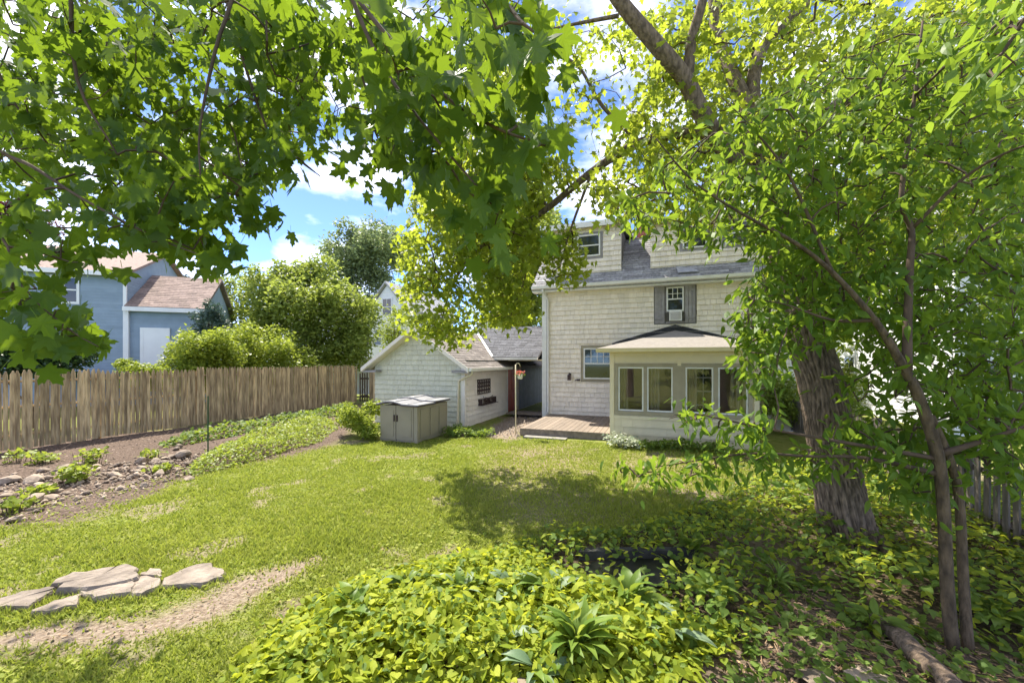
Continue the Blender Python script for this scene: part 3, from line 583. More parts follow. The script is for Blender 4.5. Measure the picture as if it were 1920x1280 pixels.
# passage roof between garage and house
e0, eZ, rY, rZ = 3.45, 2.12, 5.75, 3.42; ps = (rZ - eZ) / (rY - e0)
xv = GX1 + oe - (eZ + .04 - zE) / gs
valley_y = e0 + (GP + .04 - eZ) / ps
fr_ = [(xv, e0, eZ), (-.5, e0, eZ), (-.29, rY, rZ), (gm, rY, rZ), (gm, valley_y, GP + .04)]
pr = MB().prism(fr_, (0, .0, .07)); pr.prism([(gm, rY, rZ), (-.29, rY, rZ), (-.29, 2 * rY - e0, eZ), (gm, 2 * rY - e0, eZ)], (0, 0, .07)); pr.prism([(gm, valley_y - .02, GP - .1), (gm, rY, GP - .1), (gm, rY, rZ + .03)], (.08, 0, 0)); pr = pr.build('passage_roof', M_darkroof, gar)
cps = 1 / math.hypot(1, ps); Mp = frame((0, e0, eZ + .072), uX, (0, 1, ps)); hp = (rY - e0) / cps
courses(pr, Mp, [(xv, 0), (-.5, 0), (-.29, hp), (gm, hp), (gm, (valley_y - e0) / cps)], M_darkroof, .14, (.22, .34), th=.016, gap=.006)
vz = lambda x: zE + (GX1 + oe - x) * gs
vl = [(xv, e0 - .02, eZ + .085), (gm + .1, e0 + (vz(gm + .1) - eZ) / ps, vz(gm + .1) + .10)]
MB().prism([(vl[0][0] - .05, vl[0][1], vl[0][2]), (vl[0][0] + .0, vl[0][1] + .02, vl[0][2] + .01), (vl[1][0] + .0, vl[1][1] + .02, vl[1][2] + .01), (vl[1][0] - .05, vl[1][1], vl[1][2])], (0, 0, .02)).build('valley_flashing', M_metal, gar)
MB().prism([(xv + .05, e0 - .09, eZ + .06), (xv + .05, e0 - .075, eZ - .03), (xv + .05, e0 - .002, eZ - .04), (xv + .05, e0 - .002, eZ + .06)], (-.55 - xv, 0, 0)).build('passage_gutter', M_white, gar)
MB().box(GX1 + .36, -.3, e0 + .1, 2 * rY - e0 - .1, 2.06, 2.1).build('passage_ceiling', M_cream, gar)
# iron wall ornaments
def wy(y): return GX1 + .035
orn = MB(); y0, y1, z0, z1 = 1.54, 2.58, .94, 1.44
for a, b, c_, d_ in ((y0, y1, z0, z0 + .035), (y0, y1, z1 - .035, z1), (y0, y0 + .035, z0, z1), (y1 - .035, y1, z0, z1)): orn.box(wy(0), wy(0) + .03, a, b, c_, d_)
for k in range(1, 6): yy = y0 + (y1 - y0) * k / 6; orn.box(wy(0) + .004, wy(0) + .024, yy - .02, yy + .02, z0, z1)
for k in range(1, 4): zz = z0 + (z1 - z0) * k / 4; orn.box(wy(0) + .002, wy(0) + .022, y0, y1, zz - .018, zz + .018)
for i in range(6):
    for j in range(4):
        cy_, cz_ = y0 + (y1 - y0) * (i + .5) / 6, z0 + (z1 - z0) * (j + .5) / 4
        orn.tube([(wy(0) + .013, cy_ + .055 * math.cos(t_), cz_ + .04 * math.sin(t_)) for t_ in np.linspace(0, 6.28, 9)], .008, 4, cap=False)
orn = tag(orn.build('wall_ornament', M_iron), 'dark square openwork iron panel hung on the garage side wall', 'wall decoration'); orn.location = HO; orn.rotation_euler = (0, 0, HR)
wbx = MB(); wbx.box(GX1 + .03, GX1 + .17, 1.62, 2.86, .57, .60)
for k in range(15): yy = 1.63 + k * .0865; wbx.box(GX1 + .155, GX1 + .17, yy, yy + .018, .6, .78)
wbx.box(GX1 + .03, GX1 + .17, 1.62, 1.64, .6, .78); wbx.box(GX1 + .03, GX1 + .17, 2.84, 2.86, .6, .78); wbx.box(GX1 + .152, GX1 + .173, 1.62, 2.86, .77, .795)
for k in range(70):
    a = np.array([GX1 + R.uniform(.04, .2), R.uniform(1.62, 2.86), R.uniform(.6, .78)]); wbx.tube([a, a + rng.normal(0, .04, 3) + (0, 0, .03), a + rng.normal(0, .06, 3)], [.008, .012, .003], 4)
wbx = tag(wbx.build('wall_planter', M_iron), 'long dark iron basket planter hung below the openwork panel', 'planter'); wbx.location = HO; wbx.rotation_euler = (0, 0, HR)

# ---------------------------------------------------------------- resin storage box
bxr = tag(empty('storage_box', (-3.405, 10.59, 0), HR), 'taupe resin garden storage box with arched grey lid beside the garage', 'storage box')
BW, BD, BH = 1.12, 1.5, .90
MB().box(.0, BW, .0, BD, .0, BH).build('body', M_resin, bxr)
for xa, xb in ((.03, .49), (.51, BW - .1)):
    d_ = MB().box(xa, xb, -.03, -.002, .06, BH + .02).build('door', M_resin, bxr)
    MB().box(xa + .06, xb - .06, -.042, -.031, .14, BH - .1).build('panel', M_resin, d_)
MB().box(.494, .506, -.02, -.001, .03, BH + .03).build('seam', M_iron, bxr)
for xa in (BW - .085, ): MB().box(xa, xa + .1, -.036, .06, 0, BH).build('corner_post', M_resin, bxr)
for k in range(3): MB().box(BW + .001, BW + .016, .12 + k * .46, .5 + k * .46, .1, BH - .08).build('side_panel', M_resin, bxr)
for xa in (.44, .53): MB().box(xa, xa + .03, -.062, -.031, .52, .68).build('handle', M_iron, bxr)
def arch(x): return BH + .015 + .07 * math.sin(max(0, min(1, x / .72)) * math.pi) - .02 * max(0, x - .72)
for ya, yb, dz in ((-.10, .76, 0), (.72, BD + .06, .035)):
    n_ = 16; xs_ = [-.06 + (BW + .12) * k / n_ for k in range(n_ + 1)]; l_ = MB()
    l_.add([(x, y, arch(x) + dz + h) for y in (ya, yb) for h in (0, .05) for x in xs_],
           [f for k in range(n_) for f in ((k, k + 1, n_ + 2 + k, n_ + 1 + k), (2 * (n_ + 1) + k, 3 * (n_ + 1) + k, 3 * (n_ + 1) + k + 1, 2 * (n_ + 1) + k + 1), (n_ + 1 + k, n_ + 2 + k, 3 * (n_ + 1) + k + 1, 3 * (n_ + 1) + k), (k, 2 * (n_ + 1) + k, 2 * (n_ + 1) + k + 1, k + 1))] + [(0, n_ + 1, 3 * (n_ + 1), 2 * (n_ + 1)), (n_, 3 * (n_ + 1) - 1, 4 * (n_ + 1) - 1, 2 * (n_ + 1) - 1)])
    lid = l_.build('lid', M_lid, bxr); eb = MB(); eb.tube([(x, ya - .004, arch(x) + dz + .012) for x in xs_], .014, 6); eb.tube([(xs_[-1] + .004, ya, arch(xs_[-1]) + dz + .012), (xs_[-1] + .004, yb, arch(xs_[-1]) + dz + .012)], .014, 6); eb.build('rim', M_iron, lid)
    for k in range(3): xx = .12 + k * .36; MB().box(xx, xx + .03, ya + .08, yb - .08, arch(xx) + dz + .045, arch(xx) + dz + .062).build('rib', M_lid, lid)

# ---------------------------------------------------------------- plant pole and hanging basket
pole = MB(); pb = Vector((.10, 11.26, 0)); pole.tube([pb, pb + Vector((0, 0, 1.95))], .016, 8); pole.tube([pb + Vector((0, 0, 1.9)), pb + Vector((.03, 0, 1.98)), pb + Vector((.09, 0, 1.98)), pb + Vector((.12, 0, 1.93)), pb + Vector((.12, 0, 1.88))], .009, 6)
tag(pole.build('plant_pole', M_cream, smooth=True), 'thin pale pole with hook standing at the deck corner', 'pole')
hb = tag(empty('hanging_basket', pb + Vector((.12, 0, 1.55))), 'small white hanging pot of coral flowers on the thin pole', 'flower basket')
lev = [(0, .0, .055), (0, .0, .06), (0, .13, .085), (0, .14, .09), (0, .13, .078)]; mb = MB(); mb.tube([(0, 0, z) for _, z, r in lev], [r for _, z, r in lev], 12); mb.build('pot', M_white, hb, smooth=True)
for k in range(3): a = k * 2.09; MB().tube([(.08 * math.cos(a), .08 * math.sin(a), .13), (0, 0, .36)], .003, 4).build('hanger', M_iron, hb)
M_coral = leafmat('coral_petals', (.75, .16, .12), (.85, .35, .28), (.8, .25, .18), .3); M_mid = leafmat('mid_green_leaf', (.05, .10, .018), (.09, .16, .03), (.22, .32, .04), .4)
n_ = 90; pp = np.stack([rng.normal(0, .055, n_), rng.normal(0, .055, n_), rng.uniform(.14, .24, n_)], 1); leaf_mass('flowers', HEART, pp, orient(n_), rng.uniform(.03, .05, n_), M_coral, hb)
n_ = 60; pp = np.stack([rng.normal(0, .07, n_), rng.normal(0, .07, n_), rng.uniform(.08, .2, n_)], 1); leaf_mass('foliage', OVATE, pp, orient(n_), rng.uniform(.04, .07, n_), M_mid, hb)

# ---------------------------------------------------------------- stockade fence (along the bed) with gate
fence = tag(empty('stockade_fence', (0, 0, 0)), 'tall weathered wooden stockade fence behind the rock bed', 'fence')
A = np.array([-12.35, 6.2]); B = np.array([-7.62, 20.1]); fd = (B - A) / np.linalg.norm(B - A); fl_ = np.linalg.norm(B - A); nrm = np.array([fd[1], -fd[0]]); ang = math.atan2(fd[1], fd[0])
pk_shapes = []
for k in range(5):
    me = MB(); wv = .078 + .005 * (k % 3); h = 1.0; tipx = R.uniform(-.01, .01)
    out = [(-wv / 2, 0), (wv / 2, 0), (wv / 2, .945), (tipx + .009, 1.0), (tipx - .009, 1.0), (-wv / 2, .945)]
    fr_p = [(x, -.012 - .010 * (1 - (2 * x / wv) ** 2), z) for x, z in out]
    me.add([(x, -.012, z) for x, z in out] + [(x, .008, z) for x, z in out] + [(0, -.026, 0), (tipx, -.024, .95)], [(0, 12, 13, 4, 5), (12, 1, 2, 3, 13), (3, 4, 13), (7, 6, 11, 10, 9, 8), (0, 6, 7, 1), (1, 7, 8, 2), (2, 8, 9, 3), (3, 9, 10, 4), (4, 10, 11, 5), (5, 11, 6, 0)])
    q = bpy.data.meshes.new('picket'); q.from_pydata(me.v, [], me.f); q.update(); q.materials.append(M_fence); pk_shapes.append(q)
s = 0.0; k = 0
while s < fl_:
    p = A + fd * s; panel = int(s / 2.4); hh = 1.80 + [0, .03, -.02, .04, .02, .05, .03][panel % 7] + R.uniform(-.022, .022); gb = R.choice([.03, .05, .04, .02]) if s < 6.2 else .02
    o = bpy.data.objects.new('picket', pk_shapes[k % 5]); col.objects.link(o); o.parent = fence
    o.location = (p[0], p[1], gb); o.rotation_euler = (R.uniform(-.006, .006), R.gauss(0, .009), ang + R.uniform(-.05, .05)); o.scale = (1, 1, hh - gb); s += .093 + R.uniform(-.002, .007); k += 1
for panel in range(int(fl_ / 2.4) + 1):
    a = A + fd * panel * 2.4; b = A + fd * min(fl_, panel * 2.4 + 2.38)
    for z in (.35, 1.0, 1.58): MB().tube([(*(a - nrm * .045), z), (*(b - nrm * .045), z)], .032, 6).build('rail', M_fence, fence)
    MB().box(-.05, .05, -.05, .05, 0, 1.72).build('post', M_fence, fence).matrix_local = Matrix.Translation((*(a - nrm * .11), 0))
gate = tag(empty('garden_gate', (*(B + fd * .1 + np.array([.05, 0])), 0), HR), 'narrow dark open picket gate at the far fence end', 'gate')
for k in range(4): MB().box(.02 + k * .14, .09 + k * .14, 0, .025, .06, 1.45 + .04 * (k % 2)).build('picket', M_oldrail if False else M_twig, gate)
for z in (.3, 1.15): MB().box(0, .54, .026, .06, z, z + .08).build('rail', M_twig, gate)
bp = tag(empty('board_fence', (*(B + fd * .1 + np.array([.62, -.2])), 0), HR), 'short reddish board fence panel between gate and garage', 'fence')
for k in range(6): MB().box(k * .12, k * .12 + .112, 0, .02, .03, 1.5 + .02 * (k % 2)).build('board', M_fence, bp)
for z in (.3, 1.2): MB().box(0, .72, .022, .06, z, z + .07).build('rail', M_fence, bp)
gsx = G(390, 856); tag(MB().tube([(*gsx, -.05), (*gsx, .75), (*gsx, 1.3)], [.014, .014, .012], 6).build('garden_stake', mat('green_stake', (.05, .10, .04), (.04, .08, .03))), 'thin green metal garden stake standing among the bed rocks', 'stake')

# ---------------------------------------------------------------- old picket fence by the sapling
pf = tag(empty('picket_fence'), 'low weathered grey picket fence behind the sapling stems', 'fence')
A2 = np.array([4.9, 3.0]); fd2 = np.array([.342, .94]); q = bpy.data.meshes.new('picket')
mb = MB(); mb.prism([(-.04, 0, 0), (.04, 0, 0), (.04, 0, .93), (0, 0, 1.0), (-.04, 0, .93)], (0, .02, 0)); q.from_pydata(mb.v, [], mb.f); q.update(); q.materials.append(M_oldrail)
for k in range(84):
    p = A2 + fd2 * k * .145; o = bpy.data.objects.new('picket', q); col.objects.link(o); o.parent = pf; o.location = (*p, .04); o.rotation_euler = (0, R.uniform(-.02, .02), math.radians(70) + R.uniform(-.05, .05)); o.scale = (1, 1, .93 + R.uniform(-.02, .02))
for k in range(6):
    a = A2 + fd2 * (k * 2.4 - .1) + np.array([.04, 0]); b = a + fd2 * 2.38
    for z in (.22, .74): MB().tube([(*a, z), (*b, z)], .035, 4).build('rail', M_oldrail, pf)
    MB().box(-.05, .05, -.05, .05, 0, 1.02).build('post', M_oldrail, pf).location = (*(a + np.array([.06, 0])), 0)

# ---------------------------------------------------------------- neighbouring houses
def simple_window(root, M, x0, x1, z0, z1, cw=.1, rail=True):
    mb = MB(); mb.box(x0 - cw, x1 + cw, -.05, -.022, z0 - cw, z1 + cw, M); w_ = mb.build('window', M_vinyl, root)
    MB().box(x0, x1, -.056, -.051, z0, z1, M).build('pane', M_glass, w_)
    mb = MB(); zm = (z0 + z1) / 2; mb.box(x0, x1, -.07, -.057, zm - .03, zm + .03, M); mb.box((x0 + x1) / 2 - .015, (x0 + x1) / 2 + .015, -.066, -.0575, zm + .03, z1, M); mb.build('sash', M_vinyl, w_); return w_
bh = tag(empty('blue_house', (-17.9, 19.0, 0), math.radians(20)), 'blue-grey clapboard house with pinkish shingled roof and white rear door', 'house')
wl = MB(); wl.box(-9, 0, 0, .2, 0, 6.1); wl.box(-.2, 0, .2, 8, 0, 6.1); wl.box(.0, 2.92, .12, .3, 0, 4.5); wl.box(2.72, 2.92, .3, 5, 0, 4.5); wl = wl.build('wall', M_blue, bh)
clapboards(wl, frame((0, 0, 0), uX, uZ), [(-9, 1.0), (-.1, 1.0), (-.1, 6.1), (-9, 6.1)], M_blue, .14); clapboards(wl, frame((0, 0, 0), (0, 1, 0), uZ), [(.1, 4), (7, 4), (7, 6.1), (.1, 6.1)], M_blue, .14)
clapboards(wl, frame((0, .12, 0), uX, uZ), [(.1, 1), (2.9, 1), (2.9, 4.5), (.1, 4.5)], M_blue, .14)
MB().box(-.1, .1, -.04, .11, .5, 4.5).build('corner_board', M_vinyl, bh); MB().box(-.1, .02, -.04, .05, 4.5, 6.1).build('corner_board', M_vinyl, bh)
MB().prism([(-9.3, -.35, 6.1), (-9.3, 4, 8.0), (-9.3, 8.3, 6.1), (-9.3, 8.3, 5.98), (-9.3, 4, 7.87), (-9.3, -.35, 5.98)], (9.5, 0, 0)).build('roof', M_pinkroof, bh)
MB().prism([(-.02, 0, 6.1), (-.02, 4, 7.8), (-.02, 8, 6.1)], (-.15, 0, 0)).build('gable_wall', M_blue, bh)
MB().box(-9.3, .2, -.4, -.352, 5.9, 6.1).build('fascia', M_vinyl, bh)
lr = MB().prism([(.0, -.18, 4.58), (.0, 2.5, 6.5), (.0, 5.1, 4.58), (.0, 5.1, 4.46), (.0, 2.5, 6.36), (.0, -.18, 4.46)], (3.1, 0, 0)).build('rear_wing_roof', M_pinkroof, bh)
courses(lr, frame((0, -.18, 4.585), uX, (0, 2.68, 1.92)), [(0, 0), (3.1, 0), (3.1, 3.28), (0, 3.28)], M_pinkroof, .18, (.3, .45), th=.018)
MB().box(-.05, 3.1, -.23, -.182, 4.36, 4.56).build('fascia', M_vinyl, bh); MB().prism([(2.9, .3, 4.5), (2.9, 2.5, 6.3), (2.9, 4.9, 4.5)], (-.15, 0, 0)).build('gable_wall', M_blue, bh)
do = MB().box(.62, 1.52, .04, .098, 1.5, 3.5).build('door', M_vinyl, bh); MB().tube([(1.43, .04, 2.45), (1.43, .0, 2.45)], .04, 8).build('handle', M_iron, do)
dfm = MB(); dfm.box(.5, .62, .03, .115, 1.5, 3.62); dfm.box(1.52, 1.64, .03, .115, 1.5, 3.62); dfm.box(.62, 1.52, .03, .115, 3.5, 3.62); dfm.build('door_frame', M_vinyl, bh)
MB().box(-2.2, 2.6, -1.6, -.02, 1.2, 1.46).build('rear_deck', mat('dark_blue_deck', (.10, .12, .15), (.08, .10, .12)), bh)
Mb0 = frame((0, 0, 0), uX, uZ)
for a in ((-2.55, -1.75, 4.7, 5.75), (-6.2, -5.3, 4.5, 5.8), (-2.7, -1.8, 2.2, 3.5), (-6.2, -5.3, 2.2, 3.5)): simple_window(bh, Mb0, *a)
wh = tag(empty('white_house', (12.1, 11.2, 0), HR), 'white clapboard house beyond the old picket fence', 'house')
wl = MB(); wl.box(0, 8, 0, .2, 0, 5.6); wl.box(0, .2, .2, 9, 0, 5.6); wl = wl.build('wall', M_vinyl, wh)
clapboards(wl, frame((0, 0, 0), uX, uZ), [(.1, .4), (8, .4), (8, 5.6), (.1, 5.6)], M_vinyl, .13); clapboards(wl, frame((0, 9, 0), (0, -1, 0), uZ), [(0, .4), (8.9, .4), (8.9, 5.6), (0, 5.6)], M_vinyl, .13)
clapboards(wl, frame((0, 9, 0), (0, -1, 0), uZ), [(0, 5.6), (9, 5.6), (4.5, 8.6)], M_vinyl, .13); MB().prism([(.02, 0, 5.6), (.02, 9, 5.6), (.02, 4.5, 8.6)], (.15, 0, 0)).build('gable_wall', M_vinyl, wh)
MB().prism([(-.35, -.4, 5.45), (-.35, 4.5, 8.75), (-.35, 9.4, 5.45), (-.35, 9.4, 5.3), (-.35, 4.5, 8.6), (-.35, -.4, 5.3)], (9, 0, 0)).build('roof', M_slate, wh)
rkb = MB(); rkb.prism([(-.39, -.45, 5.22), (-.39, -.45, 5.44), (-.39, 4.5, 8.78), (-.39, 4.5, 8.56)], (.035, 0, 0)); rkb.prism([(-.39, 9.45, 5.22), (-.39, 9.45, 5.44), (-.39, 4.5, 8.78), (-.39, 4.5, 8.56)], (.035, 0, 0)); rkb.build('rake_board', M_vinyl, wh)
for a in ((.5, 1.3, 1.25, 2.05), (2.2, 3.1, .9, 2.2), (.6, 1.5, 3.6, 4.8), (3, 3.9, 3.6, 4.8)): simple_window(wh, Mb0, *a)
Mwl = frame((0, 9, 0), (0, -1, 0), uZ)
for a in ((2, 2.9, .9, 2.2), (6, 6.9, .9, 2.2), (2, 2.9, 3.6, 4.8), (6, 6.9, 3.6, 4.8)): simple_window(wh, Mwl, *a)
def far_house(loc, rz, w_, d_, eh, rh, label, roofm, wins_):
    h = tag(empty('distant_house', loc, rz), label, 'house'); mb = MB(); mb.box(0, w_, 0, d_, 0, eh); mb.prism([(0, .01, eh), (w_, .01, eh), (w_ / 2, .01, rh)], (0, d_ - .02, 0)); wl = mb.build('wall', M_vinyl, h)
    clapboards(wl, frame((0, 0, 0), uX, uZ), [(0, 1), (w_, 1), (w_, eh), (w_ / 2, rh), (0, eh)], M_vinyl, .2, .03)
    mb = MB(); mb.prism([(-.35, -.3, eh - .2), (w_ / 2, -.3, rh + .1), (w_ + .35, -.3, eh - .2), (w_ + .35, -.3, eh - .05), (w_ / 2, -.3, rh + .28), (-.35, -.3, eh - .05)], (0, d_ + .6, 0)); mb.build('roof', roofm, h)
    for a in wins_: simple_window(h, Mb0, *a)
    return h
far_house((*P(692, 0, 34)[:2], 0), math.radians(-20), 3.6, 8, 6.2, 8.25, 'distant white gabled house with a dark attic window', M_slate, [(1.4, 2.2, 5.8, 7.1), (.6, 1.2, 3.4, 4.6), (2.4, 3.0, 3.4, 4.6)])
far_house((*P(610, 0, 40)[:2], 0), math.radians(55), 6.5, 9, 6.0, 9.2, 'distant pale house with grey roof half hidden by trees', M_slate, [(1.2, 2.2, 3.5, 5), (4.0, 5.0, 3.5, 5)])
far_house((*P(880, 0, 42)[:2], 0), math.radians(-10), 5, 8, 4.6, 6.9, 'distant small white house glimpsed above the passage roof', M_slate, [(2, 3, 4.4, 5.6)])
vf = tag(empty('vinyl_fence', (*P(575, 0, 24.5)[:2], 0), math.radians(-8)), 'smooth white panel fence beyond the stockade fence', 'fence')
for k in range(4):
    MB().box(k * 1.9 + .07, k * 1.9 + 1.83, -.02, .02, .1, 2.15).build('panel', M_vinyl, vf); MB().box(k * 1.9 - .065, k * 1.9 + .065, -.065, .065, 0, 2.28).build('post', M_vinyl, vf)
    MB().box(k * 1.9 + .07, k * 1.9 + 1.83, -.04, .04, 2.153, 2.25).build('rail', M_vinyl, vf)
# ---------------------------------------------------------------- leaf materials
L_maple = leafmat('maple_leaf', (.024, .068, .009), (.06, .118, .015), (.29, .42, .022), .46)
L_big = leafmat('big_tree_leaf', (.08, .14, .017), (.22, .275, .035), (.56, .65, .05), .50)
L_sap = leafmat('sapling_leaf', (.045, .11, .013), (.13, .21, .027), (.36, .50, .04), .46, rough=.5)
L_cover = leafmat('ground_cover_leaf', (.17, .24, .018), (.40, .44, .045), (.62, .66, .045), .45, rough=.65)
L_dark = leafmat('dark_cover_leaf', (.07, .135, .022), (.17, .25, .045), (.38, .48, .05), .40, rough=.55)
L_hosta = leafmat('hosta_leaf', (.10, .18, .03), (.18, .26, .045), (.36, .46, .05), .38, rough=.45)
L_hosta2 = leafmat('blue_hosta_leaf', (.14, .22, .12), (.22, .29, .17), (.3, .4, .1), .3, rough=.45)
L_shrub = leafmat('shrub_leaf', (.15, .21, .025), (.27, .33, .05), (.46, .54, .06), .4)
L_mid = leafmat('tree_leaf', (.14, .20, .04), (.27, .33, .07), (.44, .52, .08), .42)
L_far = leafmat('far_leaf', (.14, .19, .09), (.22, .27, .14), (.32, .4, .14), .4)  # leaf colour lightened to stand in for distance haze
L_ever = leafmat('evergreen_leaf', (.018, .045, .015), (.045, .085, .03), (.06, .12, .02), .2)
L_bluec = leafmat('blue_conifer_needle', (.06, .10, .08), (.10, .15, .12), (.1, .18, .1), .2)
L_purple = leafmat('purple_leaf', (.05, .022, .03), (.11, .05, .06), (.16, .05, .06), .3)
L_grass = leafmat('grass_blade', (.165, .235, .028), (.38, .40, .09), (.42, .48, .06), .38, rough=.75)
L_white = leafmat('white_edged_leaf', (.30, .36, .24), (.55, .56, .45), (.4, .45, .25), .3)

def limb(tree, name, pts, m, n=10, sm=4):
    q = smooth_line(pts, sm); mb = MB(); mb.tube([p[:3] for p in q], [p[3] for p in q], n); mb.build(name, m, tree, smooth=True); return resample(q)
def targets(regions):
    out = []
    for poly, n, d0, d1 in regions:
        q = in_poly_points(poly, n); d = d0 + (d1 - d0) * rng.uniform(0, 1, n) ** .9; out += [P(a, b, c_) for (a, b), c_ in zip(q, d)]
    return np.array(out)

# ---------------------------------------------------------------- big old tree
bt = tag(empty('old_maple_tree', (*G(1592, 1015), 0)), 'large leaning tree with thick furrowed trunk beside the planting bed', 'tree')
bt_inv = np.array([*G(1592, 1015), 0])
class Off:                           # children are written in world coordinates, so keep the root's offset out of them
    pass
def root_world(o):
    o.location = (0, 0, 0)
root_world(bt)
tr_pts = pxline([(1606, 1060, 4.55, .34), (1597, 1005, 4.6, .285), (1583, 950, 4.65, .255), (1565, 860, 4.7, .24), (1542, 730, 4.8, .235), (1510, 620, 4.95, .225), (1475, 480, 5.2, .20), (1442, 340, 5.5, .175), (1425, 270, 5.6, .15)])
q = smooth_line(tr_pts, 28); NS = 150; m_ = len(q); aa = np.linspace(0, 2 * np.pi, NS, endpoint=False)[None]; hh = q[:, 2:3]
wob = .35 * np.sin(hh * 3.1 + 2 * np.sin(aa)) + .22 * np.sin(hh * 7.3 + aa * 3)
ridge = np.abs(np.sin(aa * 15 + wob * 6)) ** .7 * .6 + np.abs(np.sin(aa * 26 - wob * 7 + 1.1 + hh * 1.5)) ** .7 * .4
brk = .5 + .5 * np.sin(hh * 31 + 5 * np.sin(aa * 13) + 3 * np.sin(hh * 9))
fl = .16 * np.sin(5 * aa + .8) * np.maximum(0, 1 - hh / .7) ** 1.5 + .05 * np.sin(3 * aa + hh)
rk_ = q[:, 3:4] * (1 + fl) + (ridge - .6) * .036 + (brk - .5) * .010 * ridge
rk_ = rk_ * .94
vs_ = np.stack([q[:, 0:1] + rk_ * np.cos(aa), q[:, 1:2] + rk_ * np.sin(aa), hh + 0 * aa], 2).reshape(-1, 3)
iq = np.arange((m_ - 1) * NS); ri, ci = iq // NS, iq % NS; cn_ = (ci + 1) % NS
M_trunk = M_bark.copy(); M_trunk.name = 'ridged_bark'; t = M_trunk.node_tree
at_ = t.nodes.new('ShaderNodeAttribute'); at_.attribute_name = 'ridge'; mr_ = t.nodes.new('ShaderNodeMapRange'); mr_.inputs[1].default_value = .15; mr_.inputs[2].default_value = .85; mr_.inputs[3].default_value = .38; mr_.inputs[4].default_value = 1.35
t.links.new(at_.outputs['Fac'], mr_.inputs[0]); hs_ = [x for x in t.nodes if x.type == 'HUE_SAT'][0]; t.links.new(mr_.outputs[0], hs_.inputs['Value'])
trk = np_mesh('trunk', vs_, np.stack([ri * NS + ci, ri * NS + cn_, (ri + 1) * NS + cn_, (ri + 1) * NS + ci], 1), M_trunk, bt, smooth=True)
ra_ = trk.data.attributes.new('ridge', 'FLOAT', 'POINT'); ra_.data.foreach_set('value', (ridge * (.75 + .25 * brk)).astype(np.float32).ravel())
sk = [resample(q)[-6:]]
for nm, pts in (('limb', [(1445, 370, 5.45, .17), (1385, 312, 5.5, .155), (1325, 230, 5.4, .145), (1285, 150, 5.3, .135), (1240, 95, 5.2, .13), (1160, 0, 5.1, .11), (1080, -120, 5, .08), (960, -280, 5, .04)]),
                ('limb', [(1290, 165, 5.3, .09), (1296, 80, 5.2, .08), (1318, 0, 5.1, .07), (1350, -150, 5, .04)]),
                ('limb', [(1428, 290, 5.6, .17), (1400, 200, 5.9, .14), (1365, 120, 6.2, .12), (1340, 40, 6.5, .1), (1330, -130, 6.6, .05)]),
                ('limb', [(1425, 280, 5.6, .14), (1412, 160, 6, .12), (1435, 80, 6.3, .11), (1500, 15, 6.5, .09), (1600, -80, 6.8, .05)]),
                ('limb', [(1435, 310, 5.6, .13), (1320, 250, 6.3, .11), (1200, 268, 7, .10), (1110, 322, 7.4, .088), (1030, 388, 7.7, .075), (960, 435, 7.9, .06), (900, 465, 8.1, .05), (850, 530, 8.2, .035), (825, 610, 8.3, .015)]),
                ('limb', [(1448, 335, 5.5, .13), (1520, 240, 5.5, .11), (1600, 180, 5.4, .09), (1700, 150, 5.3, .06), (1850, 120, 5.2, .02)]),
                ('branch', [(1200, 268, 7.0, .045), (1130, 200, 7.2, .04), (1080, 120, 7.3, .03), (1010, 90, 7.4, .015)]),
                ('branch', [(1160, 30, 5.1, .035), (1080, 45, 5.3, .025), (1010, 60, 5.5, .012)]),
                ('branch', [(1030, 388, 7.7, .04), (960, 340, 8.0, .03), (900, 330, 8.2, .015)]),
                ('branch', [(960, 435, 7.9, .03), (985, 520, 8.0, .02), (940, 590, 8.1, .01)]),
                ('branch', [(1110, 322, 7.4, .04), (1070, 430, 7.6, .025), (1050, 500, 7.6, .01)])):
    sk.append(limb(bt, nm, [(a, b, c, r * .78) for a, b, c, r in pxline(pts)], M_bark))
sk = np.vstack(sk)
reg = [([(748, 430), (790, 345), (850, 310), (930, 335), (1010, 400), (1005, 470), (985, 560), (1000, 620), (930, 595), (880, 640), (850, 660), (800, 640), (760, 620), (745, 540)], 450, 7.0, 9.2),
       ([(770, 340), (860, 220), (960, 280), (1030, 390), (960, 430), (820, 420)], 150, 7.0, 9.4),
       ([(1000, 425), (1085, 440), (1105, 520), (1040, 535), (1000, 480)], 55, 7.2, 8.6),
       ([(860, 120), (980, 60), (1020, 250), (1100, 330), (1000, 400), (880, 330), (820, 220)], 330, 6.5, 10.0),
       ([(1160, 20), (1400, 0), (1420, 300), (1330, 430), (1200, 410), (1100, 400), (1120, 300), (1200, 180)], 430, 5.0, 9.0),
       ([(985, 20), (1180, 20), (1190, 230), (1080, 260), (990, 240)], 55, 6, 8.5),
       ([(1380, -20), (1920, -20), (1980, 350), (1700, 520), (1500, 560), (1420, 420)], 1000, 5.0, 9.5),
       ([(1420, 430), (1600, 430), (1640, 640), (1480, 640)], 160, 6.0, 9.0),
       ([(1600, 380), (1920, 300), (1950, 620), (1620, 660)], 120, 6.0, 9.5),
       ([(880, -800), (1900, -800), (1950, -30), (1300, -30)], 90, 5.0, 9.0)]
canopy(bt, sk, targets(reg), SILVER, 'leaf', L_big, M_twig, 13, (.085, .14), .12, droop=(.1, 1.2), up=.5, nrm_rand=.7)

